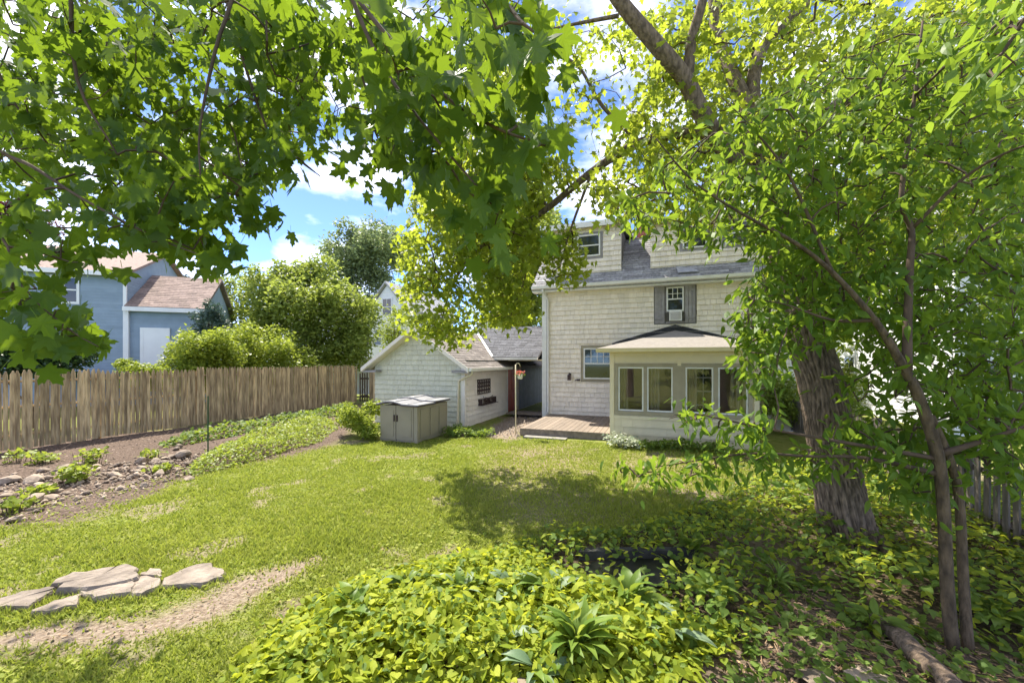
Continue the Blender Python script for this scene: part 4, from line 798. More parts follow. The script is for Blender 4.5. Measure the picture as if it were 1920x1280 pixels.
# ---------------------------------------------------------------- slender sapling
sp = tag(empty('sapling_tree'), 'slender twin-stemmed young tree with drooping leaves by the old picket fence', 'tree')
sks = []
for nm, pts in (('stem', [(1792, 1240, 2.9, .046), (1785, 1200, 2.9, .040), (1776, 1100, 2.92, .038), (1769, 950, 2.95, .036), (1757, 850, 2.95, .038), (1725, 750, 2.95, .034), (1695, 690, 2.95, .03), (1640, 600, 2.95, .022), (1560, 510, 3.0, .017), (1490, 455, 3.0, .014), (1390, 400, 3.0, .010), (1300, 340, 3.0, .007), (1230, 260, 3.0, .005)]),
                ('stem', [(1818, 1240, 2.9, .038), (1813, 1190, 2.9, .033), (1806, 1080, 2.98, .030), (1798, 930, 3.02, .028), (1780, 860, 2.98, .027), (1745, 780, 2.96, .024)]),
                ('branch', [(1700, 695, 2.95, .032), (1702, 600, 3.0, .026), (1706, 500, 3.05, .023), (1709, 430, 3.1, .02), (1690, 370, 3.1, .017), (1715, 180, 3.2, .012), (1730, 40, 3.2, .007)]),
                ('branch', [(1766, 850, 2.95, .026), (1830, 830, 2.9, .019), (1920, 800, 2.8, .012), (2020, 760, 2.7, .006)]),
                ('branch', [(1768, 890, 2.95, .02), (1620, 858, 3.05, .014), (1512, 855, 3.15, .011), (1400, 850, 3.25, .008), (1250, 872, 3.4, .005), (1165, 885, 3.45, .003)]),
                ('branch', [(1760, 860, 2.95, .018), (1560, 825, 3.1, .012), (1420, 800, 3.25, .008), (1300, 775, 3.35, .005), (1255, 785, 3.4, .003)]),
                ('branch', [(1709, 430, 3.1, .014), (1800, 340, 2.9, .011), (1880, 290, 2.7, .008), (1960, 260, 2.5, .004)]),
                ('branch', [(1715, 180, 3.2, .01), (1800, 100, 2.6, .008), (1880, 60, 2.2, .005), (1960, 40, 2.0, .003)]),
                ('branch', [(1640, 600, 2.95, .016), (1560, 600, 3.1, .01), (1470, 570, 3.2, .006), (1400, 560, 3.25, .003)]),
                ('branch', [(1560, 510, 3.0, .014), (1480, 330, 3.1, .01), (1400, 230, 3.1, .006), (1350, 180, 3.1, .003)])):
    sks.append(limb(sp, nm, pxline(pts), M_bark2 if nm == 'stem' else M_twig, 8))
sks = np.vstack(sks)
reg = [([(1130, 400), (1250, 310), (1400, 200), (1550, 120), (1700, 60), (1920, 20), (1960, 400), (1800, 500), (1600, 480), (1480, 470), (1400, 470), (1250, 450), (1150, 430)], 780, 2.9, 4.9),
       ([(1480, 470), (1700, 480), (1940, 420), (1960, 800), (1850, 830), (1720, 740), (1640, 680), (1600, 620), (1540, 560)], 540, 2.9, 4.9),
       ([(1390, 520), (1440, 520), (1480, 620), (1450, 760), (1400, 720), (1370, 620)], 75, 3.0, 4.2),
       ([(1400, 330), (1520, 400), (1580, 640), (1480, 650), (1420, 500)], 130, 3.1, 4.4),
       ([(1560, 690), (1700, 700), (1820, 880), (1760, 960), (1650, 930), (1580, 830)], 130, 2.95, 4.0),
       ([(1780, 760), (1950, 780), (1950, 900), (1840, 900)], 40, 2.7, 3.5),
       ([(1155, 870), (1230, 868), (1330, 850), (1560, 845), (1560, 880), (1400, 880), (1240, 905), (1160, 900)], 40, 3.1, 3.5),
       ([(1255, 775), (1300, 762), (1420, 790), (1420, 815), (1300, 795), (1258, 800)], 18, 3.1, 3.5),
       ([(1830, -10), (1940, -10), (1940, 180), (1850, 150)], 22, 1.7, 2.4)]
canopy(sp, sks, targets(reg), LANCE, 'leaf', L_sap, M_twig, 8.5, (.07, .125), .07, droop=(.1, 1.3), hor=.8, up=.5, maxr=.008)

# ---------------------------------------------------------------- foreground maple
fm = tag(empty('foreground_maple_tree'), 'maple with broad lobed leaves hanging over the lawn from above', 'tree')
skm = []
trunk_pts = [(-2.6, -2.2, -.1, .24), (-2.55, -2.15, 1.0, .19), (-2.5, -2.0, 2.6, .17), (-2.35, -1.7, 4.2, .14), (-2.2, -1.3, 5.6, .10)]
limb(fm, 'trunk', trunk_pts, M_bark, 14)
top = (-2.35, -1.7, 4.2)
for pts in ([(*top, .08), (-2.2, -.4, 4.7, .06), (*P(-200, -420, 2.0), .045), (*P(300, -380, 2.4), .03), (*P(700, -330, 2.4), .02), (*P(1050, -250, 2.2), .01)],
            [(-2.5, -2.0, 2.6, .07), (-2.7, -.6, 3.4, .05), (*P(-400, 60, 2.2), .035), (*P(-150, 200, 2.3), .02), (*P(0, 285, 2.3), .012), (*P(60, 312, 2.25), .01), (*P(150, 370, 2.2), .008), (*P(285, 442, 2.1), .005), (*P(380, 480, 2.0), .003)],
            [(*P(-400, 60, 2.2), .02), (*P(-150, 300, 1.9), .009), (*P(0, 440, 1.75), .0055), (*P(20, 505, 1.72), .0045), (*P(65, 562, 1.7), .004), (*P(135, 621, 1.68), .003), (*P(185, 650, 1.65), .002)],
            [(*P(500, -350, 2.4), .018), (*P(600, -120, 1.9), .012), (*P(672, 0, 1.6), .009), (*P(760, 105, 1.5), .008), (*P(840, 185, 1.45), .007), (*P(930, 240, 1.4), .006), (*P(1010, 268, 1.38), .004), (*P(1070, 285, 1.36), .003)],
            [(*P(640, -50, 1.8), .01), (*P(700, 90, 1.7), .008), (*P(765, 195, 1.6), .006), (*P(830, 275, 1.55), .005), (*P(895, 350, 1.5), .004), (*P(935, 400, 1.5), .003)],
            [(*P(480, -360, 2.4), .014), (*P(445, -50, 2.1), .01), (*P(405, 90, 2.0), .008), (*P(375, 240, 1.95), .005), (*P(376, 340, 1.9), .003)],
            [(*P(100, -390, 2.2), .016), (*P(130, -50, 2.2), .011), (*P(145, 150, 2.2), .008), (*P(220, 290, 2.15), .004)],
            [(*P(350, -370, 2.4), .014), (*P(420, -20, 2.5), .01), (*P(500, 240, 2.5), .007), (*P(560, 300, 2.45), .004), (*P(600, 330, 2.4), .003)],
            [(*P(850, -300, 2.3), .012), (*P(900, -80, 1.5), .009), (*P(960, 20, 1.15), .006), (*P(1000, 60, 1.05), .003)],
            [(*P(600, -340, 2.4), .014), (*P(660, 60, 2.6), .009), (*P(700, 210, 2.5), .006), (*P(730, 300, 2.4), .003)],
            [(*P(-200, -420, 2.0), .018), (*P(-60, -30, 2.4), .012), (*P(10, 165, 2.6), .008), (*P(90, 270, 2.6), .004)]):
    skm.append(limb(fm, 'branch', pts, M_twig, 6))
skm = np.vstack(skm)
reg = [([(-60, -40), (1000, -40), (960, 120), (840, 200), (700, 225), (600, 260), (510, 290), (420, 390), (300, 440), (200, 430), (80, 380), (-60, 360)], 560, 2.0, 5.6),
       ([(-40, 60), (620, 60), (560, 320), (420, 380), (250, 400), (-40, 340)], 120, 2.4, 4.5),
       ([(250, 330), (500, 320), (530, 430), (440, 500), (390, 500), (300, 480), (190, 440)], 44, 1.9, 3.0),
       ([(-20, 390), (200, 430), (230, 500), (180, 520), (60, 480), (-20, 500)], 20, 1.8, 2.8),
       ([(-20, 480), (60, 530), (200, 640), (120, 640), (40, 600), (-20, 570)], 22, 1.6, 2.3),
       ([(660, 40), (760, 80), (900, 200), (1080, 260), (1060, 310), (930, 280), (800, 200), (700, 130)], 20, 1.25, 2.0),
       ([(800, 240), (900, 330), (1000, 440), (930, 450), (860, 360), (790, 300)], 13, 1.4, 2.2),
       ([(680, 230), (770, 230), (790, 300), (730, 340), (690, 310)], 16, 1.6, 2.2),
       ([(880, -20), (1010, -20), (1010, 120), (930, 110)], 12, 1.0, 1.6),
       ([(430, 20), (900, 20), (860, 200), (640, 300), (520, 300)], 90, 2.0, 4.0)]
canopy(fm, skm, targets(reg), MAPLE, 'leaf', L_maple, M_twig, 6.2, (.065, .118), .075, droop=(.5, 1.8), hor=.7, up=.35, maxr=.006, nrm_rand=.7)

# ---------------------------------------------------------------- background trees and shrubs
def bush_crown(tree, lobes, leaf, m, n, ls, name='crown', shell=.55, droop=(-.6, .8)):
    """leaves through ellipsoid lobes, thick near the surface and gathered in clumps"""
    sub_ = []
    for a in lobes:
        sub_.append((a[0], a[1], a[2], a[3] * .72, a[4] * .72, a[5] * .72))
        for _ in range(9):
            u_ = unit(rng.normal(0, 1, 3)); f_ = rng.uniform(.26, .52); e_ = rng.uniform(.55, .95); sub_.append((a[0] + u_[0] * a[3] * e_, a[1] + u_[1] * a[4] * e_, a[2] + u_[2] * a[5] * e_, a[3] * f_, a[4] * f_, a[5] * f_))
    lobes = sub_
    v = np.array([a[3] * a[4] * a[5] for a in lobes]) ** (2 / 3); pick = rng.choice(len(lobes), n, p=v / v.sum()); lb = np.array(lobes)[pick]
    nc = max(12, n // 55); cd = unit(rng.normal(0, 1, (nc, 3))); cl = rng.integers(0, nc, n)
    d = unit(cd[cl] + rng.normal(0, .15, (n, 3))); r = shell + (1.06 - shell) * rng.uniform(0, 1, n) ** .6; cs = rng.uniform(.68, 1.22, nc); r *= cs[cl]
    pos = lb[:, :3] + d * lb[:, 3:6] * r[:, None] + rng.normal(0, .03, (n, 3)); ok = pos[:, 2] > .03; pos = pos[ok]; k = len(pos)
    o = leaf_mass(name, leaf, pos, orient(k, droop, .9, .7, nrm_rand=.7), rng.uniform(*ls, k), m, tree); return o
def tree(name, label, base, h0, lobes, m, n, ls, leaf=DIAMOND, tr=.12, group=None, cat='tree', part='crown', bark=M_bark):
    b = np.array([*base, 0.]); t_ = tag(empty(name, tuple(b)), label, cat, group)
    lo = [(a[0] - b[0], a[1] - b[1], a[2], a[3], a[4], a[5]) for a in lobes]
    mb = MB(); c0 = np.mean([a[:3] for a in lo], axis=0); mb.tube([(0, 0, -.1), (0.03, 0, h0), tuple(c0)], [tr, tr * .8, tr * .4], 8)
    for a in lo: mb.tube([(0.03, 0, h0), ((a[0]) * .5, a[1] * .5, (h0 + a[2]) / 2 + .1), a[:3]], [tr * .5, tr * .35, tr * .1], 6)
    mb.build('trunk' if cat == 'tree' else 'stem', bark, t_, smooth=True); bush_crown(t_, lo, leaf, m, n, ls, part); return t_
def Lb(px, py, d, wpx, hpx, dep=None):          # lobe from its centre and half-size in the photo
    p = P(px, py, d); a, b = wpx / F * d, hpx / F * d; return (*p, a, dep or (a + b) / 2, b)
tree('broad_tree', 'rounded mid-green tree above the far end of the stockade fence', P(580, 0, 22)[:2], 1.6, [Lb(560, 590, 22, 80, 72), Lb(635, 585, 22.5, 72, 78), Lb(495, 560, 22, 62, 60), Lb(590, 530, 23, 75, 42), Lb(670, 640, 22, 48, 40), Lb(540, 520, 23, 50, 30), Lb(600, 655, 22, 75, 32), Lb(480, 640, 22, 60, 40)], L_mid, 32000, (.14, .26))
tree('feathery_tree', 'pale grey-green tall tree behind the distant white house', P(690, 0, 44)[:2], 4, [Lb(640, 470, 44, 50, 52), Lb(700, 480, 44, 60, 65), Lb(745, 460, 45, 45, 45), Lb(690, 545, 44, 65, 45)], L_far, 20000, (.25, .45))
tree('dark_tree', 'dark green tree standing behind the passage roof', P(950, 0, 24)[:2], 2.5, [Lb(900, 430, 24, 90, 90), Lb(960, 520, 24, 70, 80), Lb(840, 380, 26, 60, 70), Lb(1000, 450, 25, 60, 120), Lb(985, 585, 24, 40, 45)], L_mid, 30000, (.2, .34))
tree('leafy_tree', 'bright green tree between dark tree and house corner', P(985, 0, 30)[:2], 2.0, [Lb(970, 590, 30, 55, 40), Lb(920, 570, 31, 40, 50)], L_shrub, 4500, (.15, .28))
tree('yellowish_tree', 'thin yellow-green tree in front of the distant white house', P(738, 0, 27)[:2], 1.5, [Lb(740, 610, 27, 28, 40), Lb(728, 640, 27, 22, 22)], L_shrub, 2200, (.12, .2))
tree('blue_conifer', 'blue-green conifer beside the blue house wing', P(395, 0, 19)[:2], .8, [Lb(392, 600, 19, 30, 28), Lb(385, 640, 19, 36, 26), Lb(398, 580, 19, 18, 20)], L_bluec, 4500, (.08, .15))
tree('small_tree', 'light green tree right behind the blue house wing', P(415, 0, 26)[:2], 1.5, [Lb(400, 560, 26, 40, 30), Lb(445, 560, 26, 45, 45), Lb(460, 610, 25, 50, 45)], L_mid, 6500, (.13, .24))
tree('purple_tree', 'purple-leaved tree rising behind the blue house roof', P(20, 0, 32)[:2], 4, [Lb(20, 410, 32, 60, 35), Lb(-60, 400, 32, 60, 50)], L_purple, 5000, (.2, .36))
tree('spruce_tree', 'dark conifer tops beyond the blue house wing roof', P(285, 0, 34)[:2], 4, [Lb(270, 515, 34, 30, 25), Lb(315, 520, 34, 30, 18)], L_ever, 3500, (.18, .3))
sh = 'yellow-green shrubs behind the stockade fence'
tree('round_shrub', 'bright yellow-green shrub billowing over the stockade fence below the broad tree', P(510, 0, 17.6)[:2], .5, [Lb(500, 660, 17.6, 60, 48), Lb(548, 680, 17.8, 38, 38), Lb(460, 655, 17.5, 45, 46), Lb(440, 700, 17.2, 46, 40), Lb(520, 715, 17.8, 50, 40)], L_shrub, 15000, (.09, .16), OVATE, .04, sh, 'shrub', 'foliage', M_twig)
tree('round_shrub', 'tallest yellow-green shrub over the fence next to the blue house door', P(375, 0, 15.2)[:2], .5, [Lb(370, 660, 15.2, 52, 46), Lb(412, 650, 15.5, 42, 48), Lb(340, 685, 15, 38, 32), Lb(385, 705, 15.3, 56, 40)], L_shrub, 14000, (.08, .14), OVATE, .04, sh, 'shrub', 'foliage', M_twig)
tree('round_shrub', 'small yellow-green shrub peeping over the fence below the blue house', P(255, 0, 13.3)[:2], .4, [Lb(252, 698, 13.3, 38, 28), Lb(300, 706, 13.8, 40, 28)], L_shrub, 6000, (.06, .11), OVATE, .03, sh, 'shrub', 'foliage', M_twig)
tree('evergreen_shrub', 'dark evergreen shrub above the fence below the hanging maple twigs', P(60, 0, 12.5)[:2], .5, [Lb(40, 660, 12.5, 70, 48), Lb(120, 670, 12.5, 50, 36), Lb(-50, 650, 12.5, 70, 55)], L_ever, 15000, (.08, .15), OVATE, .06, None, 'shrub', 'foliage', M_twig)
tree('corner_shrub', 'leafy light green shrub beside the resin storage box', G(680, 824), .15, [Lb(675, 790, 10.8, 34, 28), Lb(655, 780, 11.2, 22, 22), Lb(700, 765, 11.2, 22, 18), Lb(690, 808, 10.6, 26, 18)], L_shrub, 5200, (.05, .095), OVATE, .015, None, 'shrub', 'foliage', M_twig)
# trees beyond the white house and behind the main house
tree('tall_tree', 'tall deep green tree beyond the old picket fence', P(1700, 0, 17)[:2], 3, [Lb(1620, 420, 17, 110, 120), Lb(1740, 330, 17.5, 110, 130), Lb(1680, 200, 18, 130, 120), Lb(1560, 300, 18, 90, 110), Lb(1800, 180, 18, 100, 110)], L_mid, 16000, (.12, .22))
tree('side_tree', 'mid-green tree beyond the sunroom corner', P(1500, 0, 19)[:2], 2, [Lb(1480, 640, 19, 60, 90), Lb(1540, 560, 20, 70, 90), Lb(1620, 600, 20, 60, 90), Lb(1560, 720, 18, 70, 60)], L_mid, 11000, (.12, .22))
tree('side_shrub', 'leafy shrub between sunroom corner and old picket fence', G(1500, 800), .3, [Lb(1490, 760, 11.8, 50, 50), Lb(1560, 740, 11.5, 45, 55), Lb(1450, 740, 12, 30, 60)], L_mid, 7000, (.06, .12), OVATE, .03, None, 'shrub', 'foliage', M_twig)

# ---------------------------------------------------------------- low plants by the buildings
def clump(name, label, pts, n, ls, m, hz, leaf=OVATE, cat='plant', sp=.2, group=None):
    pts = np.array(pts); t_ = tag(empty(name, (*pts.mean(0), 0)), label, cat, group); c0 = np.array([*pts.mean(0), 0])
    b = pts[rng.integers(0, len(pts), n)] + rng.normal(0, sp, (n, 2)); z = rng.uniform(.1, 1, n) ** .7 * hz * (1 + .3 * vnoise(b[:, 0], b[:, 1], 5, 2)); pos = np.stack([b[:, 0], b[:, 1], z], 1) - c0
    leaf_mass('foliage', leaf, pos, orient(n, (-.5, .7), .9, .8, nrm_rand=.6), rng.uniform(*ls, n), m, t_)
    mb = MB()
    for k in range(24): p = pos[rng.integers(0, n)]; mb.tube([(p[0] * .8, p[1] * .8, 0), tuple(p)], [.006, .003], 4, cap=False)
    mb.build('stems', M_twig, t_, kind='stuff'); return t_
clump('low_plant', 'dark green low plant at the foot of the garage corner', [G(850, 817), G(880, 816), G(902, 818)], 900, (.05, .1), L_dark, .26, sp=.16)
clump('white_edged_plant', 'pale variegated plant at the sunroom corner by the deck', [G(1160, 838), G(1180, 840)], 420, (.06, .11), L_white, .26, sp=.14)
clump('foundation_plant', 'dark low plants lining the sunroom wall', [G(1215, 842), G(1250, 843), G(1290, 846), G(1340, 848)], 1100, (.05, .1), L_dark, .22, sp=.17)

# ---------------------------------------------------------------- ground cover
def cover(name, label, poly, n, ls, m, hz, leaf, hole=None, cat='ground cover'):
    b = in_poly_points(poly, n)
    if hole: b = b[sdist(hole, b[:, 0], b[:, 1]) > -.05 + .2 * rng.normal(0, 1, len(b))]
    b = b + rng.normal(0, .03, b.shape); dd = -sdist(poly, b[:, 0], b[:, 1]); edge = np.clip(dd / .35, .25, 1)
    z = (rng.uniform(.0, 1, len(b)) ** .5) * hz * edge * (1 + .45 * vnoise(b[:, 0], b[:, 1], 4.5, 3)) + .01
    pos = np.stack([b[:, 0], b[:, 1], np.maximum(z, .012)], 1); n = len(pos)
    o = leaf_mass(name, leaf, pos, orient(n, (-.35, .6), .9, 1.0, nrm_rand=.5), rng.uniform(*ls, n), m, None); return tag(o, label, cat, None, 'stuff')
BED_L = gp([(400, 1330), (500, 1185), (600, 1120), (700, 1080), (830, 1050), (930, 1032), (1010, 1040), (1060, 1080), (1180, 1100), (1300, 1160), (1370, 1190), (1330, 1240), (1270, 1290), (1200, 1330)])
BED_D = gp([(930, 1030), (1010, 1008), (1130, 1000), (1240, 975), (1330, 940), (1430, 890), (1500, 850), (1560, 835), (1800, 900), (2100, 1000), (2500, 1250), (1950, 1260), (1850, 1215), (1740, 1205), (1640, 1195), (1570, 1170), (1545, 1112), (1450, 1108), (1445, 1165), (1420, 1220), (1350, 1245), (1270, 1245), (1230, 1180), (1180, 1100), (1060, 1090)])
POND = gp([(1085, 1100), (1110, 1058), (1190, 1052), (1290, 1052), (1330, 1075), (1300, 1100), (1180, 1110)])
cover('ground_cover', 'bright yellow-green broad-leaved ground cover in the front planting bed', BED_L, 9000, (.035, .095), L_cover, .15, HEART, POND)
cover('violet_leaves', 'small deep green leaves growing between the bright ground cover', BED_L, 2600, (.03, .07), L_dark, .20, OVATE, POND)
cover('sprig_leaves', 'upright fresh green sprigs rising through the front bed', BED_L, 900, (.05, .10), L_cover, .26, OVATE, POND)
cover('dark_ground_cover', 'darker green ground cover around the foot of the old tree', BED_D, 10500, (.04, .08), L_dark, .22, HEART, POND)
cover('mixed_ground_cover', 'fresh green leafy growth mixed through the darker bed', BED_D, 6200, (.045, .09), L_cover, .26, OVATE, POND)
cover('seedling_leaves', 'sparse green seedlings on the bare soil before the sapling', DIRT_BR, 1300, (.03, .07), L_dark, .09, HEART)
cover('pachysandra', 'dense yellow-green pachysandra strip between lawn and fence', PACHY, 7500, (.05, .085), L_shrub, .26, OVATE)
IVY = gp([(300, 832), (400, 812), (560, 782), (660, 762), (668, 772), (560, 795), (420, 822), (310, 842)])
cover('fence_ivy', 'dark green ivy along the foot of the stockade fence', IVY, 2600, (.06, .11), L_dark, .28, HEART)
WEED = gp([(-60, 905), (60, 880), (250, 868), (330, 880), (300, 920), (180, 960), (20, 980), (-100, 990)])
def weed(label, px, py, n, hz, m=L_shrub): clump('weed', label, [G(px, py)], n, (.05, .10), m, hz, HEART, 'weed', .10)
for a in (('leafy weed nearest the fence among the rocks', 80, 868, 90, .22), ('tall leafy weed tuft in the mulch between the rocks', 170, 872, 110, .34), ('spreading green weed over the middle rocks', 140, 905, 220, .28), ('small weed beside the green stake', 285, 862, 60, .22), ('yellow-green weed at the mulch bed edge', 25, 960, 80, .2), ('little weed in front of the pachysandra', 300, 885, 60, .2), ('weed sprouting near the fence foot', 30, 868, 60, .26), ('low weed between flat bed stones', 70, 930, 60, .14)): weed(*a)

# ---------------------------------------------------------------- hostas
def hosta_leaf_mesh(key, w_, m):
    n_ = 8; v = []; f = []
    for i in range(n_ + 1):
        t_ = i / n_; stalk = .28; y = t_; s_ = 0.012 if t_ < stalk else w_ * max(0.0, math.sin(math.pi * min(1, (t_ - stalk) / (1 - stalk)) ** .75)) + .004
        z = .62 * t_ - .62 * t_ ** 2.3; v += [(-s_, y * .92, z + .28 * s_), (0, y * .92, z), (s_, y * .92, z + .28 * s_)]
    for i in range(n_):
        k = i * 3; f += [(k, k + 1, k + 4, k + 3), (k + 1, k + 2, k + 5, k + 4)]
    me = bpy.data.meshes.new('leaf'); me.from_pydata(v, [], f); me.update(); me.polygons.foreach_set('use_smooth', [True] * len(f)); me.materials.append(m); return me
HL = [hosta_leaf_mesh('h%d' % i, w_, m) for i, (w_, m) in enumerate(((.10, L_hosta), (.13, L_hosta), (.13, L_hosta2), (.045, L_hosta)))]
def hosta(label, px, py, n, ln, kinds, lift=(.1, .9)):
    g0 = G(px, py); t_ = tag(empty('hosta_plant', (*g0, .02), R.uniform(0, 6)), label, 'plant', 'hostas in the planting bed')
    for k in range(int(n * 1.5)):
        o = bpy.data.objects.new('leaf', HL[R.choice(kinds)]); col.objects.link(o); o.parent = t_; s_ = R.uniform(*ln) * R.uniform(.6, .98); a = k * 2.4 + R.uniform(-.3, .3)
        o.location = (.03 * math.cos(a), .03 * math.sin(a), 0); o.rotation_euler = (R.uniform(*lift), R.uniform(-.3, .3), a); o.scale = (s_, s_, s_)
for a in (('large bright hosta with upright pleated leaves in the front bed', 1080, 1235, 26, (.36, .52), [0], (.3, 1.1)), ('grey-leaved hosta just before the dark pond edge', 1030, 1125, 18, (.32, .44), [0, 2], (.1, .8)),
          ('broad green hosta at the pond edge below the sapling twigs', 1180, 1140, 22, (.34, .48), [1, 0], (.1, .9)), ('blue-grey hosta in the middle of the bright ground cover', 860, 1130, 14, (.28, .4), [2, 1], (.1, .7)),
          ('hosta with round leaves standing above the bed near the lawn', 655, 1165, 9, (.3, .42), [1], (.3, 1.1)), ('silvery hosta low in the bed beside the bright hosta', 940, 1210, 12, (.26, .36), [2], (.0, .5)),
          ('dark hosta between pond and old tree trunk', 1340, 1130, 20, (.3, .42), [0, 1], (.1, .8)), ('small grassy-leaved hosta on the bare soil by the trunk', 1455, 1100, 26, (.22, .32), [3], (.2, 1.0)),
          ('arching narrow-leaved hosta behind the pond', 1300, 1045, 26, (.26, .36), [3, 0], (.2, 1.0)), ('leafy hosta right in front of the sapling base', 1640, 1180, 16, (.24, .34), [0, 1], (.1, .7)),
          ('big hosta clump between sapling and picket fence', 1870, 1170, 20, (.28, .4), [0, 1], (.1, .7)), ('small hosta near the lawn edge of the front bed', 760, 1110, 12, (.24, .34), [1, 2], (.1, .8)),
          ('pale hosta with broad leaves between the blue hosta and the pond', 960, 1120, 16, (.28, .38), [2, 1], (.1, .7)), ('low hosta in the ground cover behind the bright hosta', 1130, 1190, 14, (.26, .36), [1, 0], (.0, .6)), ('hosta in dark leaves between bright hosta and bare soil', 1260, 1200, 15, (.26, .36), [0, 2], (.0, .7)),
          ('hosta at the bottom edge of the bed over pale soil', 1010, 1275, 12, (.22, .32), [0, 2], (.1, .7))): hosta(*a)

# ---------------------------------------------------------------- garden pond
pw = [(*p, .012) for p in POND]; pc = np.mean(POND, axis=0)
po = tag(empty('garden_pond', (*pc, 0)), 'small dark garden pond rimmed by flat stones behind the hostas', 'pond')
mb = MB(); inn = [(p[0] - pc[0], p[1] - pc[1]) for p in POND]; k = len(inn); mb.add([(x, y, .03) for x, y in inn], [tuple(range(k))[::-1]])
mw, t, o = nodes_of('dark_pond_water'); b = t.nodes.new('ShaderNodeBsdfPrincipled'); b.inputs['Base Color'].default_value = (.012, .014, .010, 1); b.inputs['Roughness'].default_value = .3; b.inputs['Specular IOR Level'].default_value = .2; t.links.new(b.outputs[0], o.inputs[0]); mb.build('water', mw, po)
e0_, e1_ = G(1085, 1050) - pc, G(1310, 1047) - pc; MB().prism([(*e0_, -.02), (*e1_, -.02), (*e1_, .09), (*e0_, .09)], (.02, .09, .0)).build('edging', mat('dark_slate_edge', (.07, .07, .068), (.04, .04, .04), scale=9, bump=.5, rough=.8), po)
def rock_mesh(key, m, flat=1.0, sub=2, rough=.22):
    import bmesh
    bm_ = bmesh.new(); bmesh.ops.create_icosphere(bm_, subdivisions=sub, radius=1.0); ph = rng.uniform(0, 6, 9)
    pl = [(unit(rng.normal(0, 1, 3)), rng.uniform(.45, .8)) for _ in range(11)]
    for v in bm_.verts:
        c_ = np.array(v.co)
        for nn, h_ in pl:
            s_ = float(np.dot(c_, nn)) - h_
            if s_ > 0: c_ = c_ - nn * s_ * .97
        c_ = c_ * (1 + rough * .4 * math.sin(3 * c_[0] + ph[0]) * math.sin(3 * c_[1] + ph[1]) + rough * .25 * math.sin(7 * c_[2] + 5 * c_[0] + ph[2])); c_[2] *= flat; v.co = c_
    me = bpy.data.meshes.new(key); bm_.to_mesh(me); bm_.free(); me.materials.append(m); return me
RK = [rock_mesh('stone', M_stone, .62) for _ in range(6)]
for i in range(0):
    a = i / 9 * 2 * math.pi; o = bpy.data.objects.new('rim_stone', RK[i % 6]); col.objects.link(o); o.parent = po; rr = sdist(POND, [0], [0]); 
    p = np.array([math.cos(a), math.sin(a)]); e = max(np.dot(np.array(q_), p) for q_ in inn); o.location = (p[0] * e * .93, p[1] * e * .93, .03); o.rotation_euler = (R.uniform(-.2, .2), R.uniform(-.2, .2), a); o.scale = (.13, .17, .07)

# ---------------------------------------------------------------- rocks in the mulch bed
def rock(label, px, py, s_, group=None, flat=.9, name='rock', cat='rock', sink=.25, rz=None, m=None):
    g0 = G(px, py); o = bpy.data.objects.new(name, R.choice(RK)); col.objects.link(o); o.scale = (s_, s_ * R.uniform(.7, 1.1), s_ * flat); o.location = (*g0, s_ * flat * .62 * (1 - sink * 2) + .0); o.rotation_euler = (R.uniform(-.25, .25), R.uniform(-.25, .25), R.uniform(0, 6) if rz is None else rz)
    return tag(o, label, cat, group)
for a in (('pale rounded rock at the outer end of the bed', 14, 905, .17), ('broad pale rock between fence weeds and lawn', 60, 903, .16), ('flat grey rock in front of the rock pile', 65, 942, .15), ('large rock beside the green stake', 345, 857, .2), ('pale flat-topped rock in the middle of the mulch', 265, 868, .17), ('upright dark rock beneath the spreading weed', 100, 917, .12)): rock(*a)
BEDROCK = [(20, 925), (40, 918), (80, 912), (115, 905), (130, 895), (150, 890), (180, 885), (195, 890), (205, 880), (220, 886), (232, 893), (245, 896), (258, 890), (235, 882), (215, 900), (200, 905), (185, 912), (165, 900), (290, 880), (305, 875), (320, 870), (330, 882), (300, 890), (275, 893), (250, 905), (335, 866), (360, 862), (375, 866), (310, 862), (290, 868), (225, 872), (180, 878), (5, 945), (30, 975), (75, 962), (55, 955), (10, 930), (90, 935), (-15, 900), (-20, 925), (130, 925), (150, 915), (120, 880), (210, 915), (340, 893), (265, 880), (92, 898), (240, 874), (325, 858), (352, 872)]
BEDROCK += [(R.uniform(-20, 370), 0) for _ in range(44)]
BEDROCK = [(a, b_ if b_ else 925 - a * .17 + R.uniform(-34, 40)) for a, b_ in BEDROCK]
for i, (a, b_) in enumerate(BEDROCK): rock('small brown rock among the other rocks of the mulch bed', a, b_ + R.uniform(-3, 3), R.uniform(.035, .12) * R.uniform(.7, 1.2), 'small rocks in the mulch bed')

kc = 900; b_ = in_poly_points(gp([(-60, 915), (120, 880), (380, 848), (350, 890), (230, 930), (60, 975), (-60, 980)]), kc); ico = rock_mesh('rubble_shape', M_stone, .7, 1); iv = np.array([v.co for v in ico.vertices]); it_ = np.array([p.vertices[:] for p in ico.polygons])
tag(leaf_mass('rubble', (iv, it_), np.stack([b_[:, 0], b_[:, 1], np.full(kc, .005)], 1), orient(kc, (-1, 1), 1, .1, nrm_rand=1), rng.uniform(.012, .045, kc), M_stone, None), 'small broken rubble strewn between the bed rocks', 'rubble', None, 'stuff')
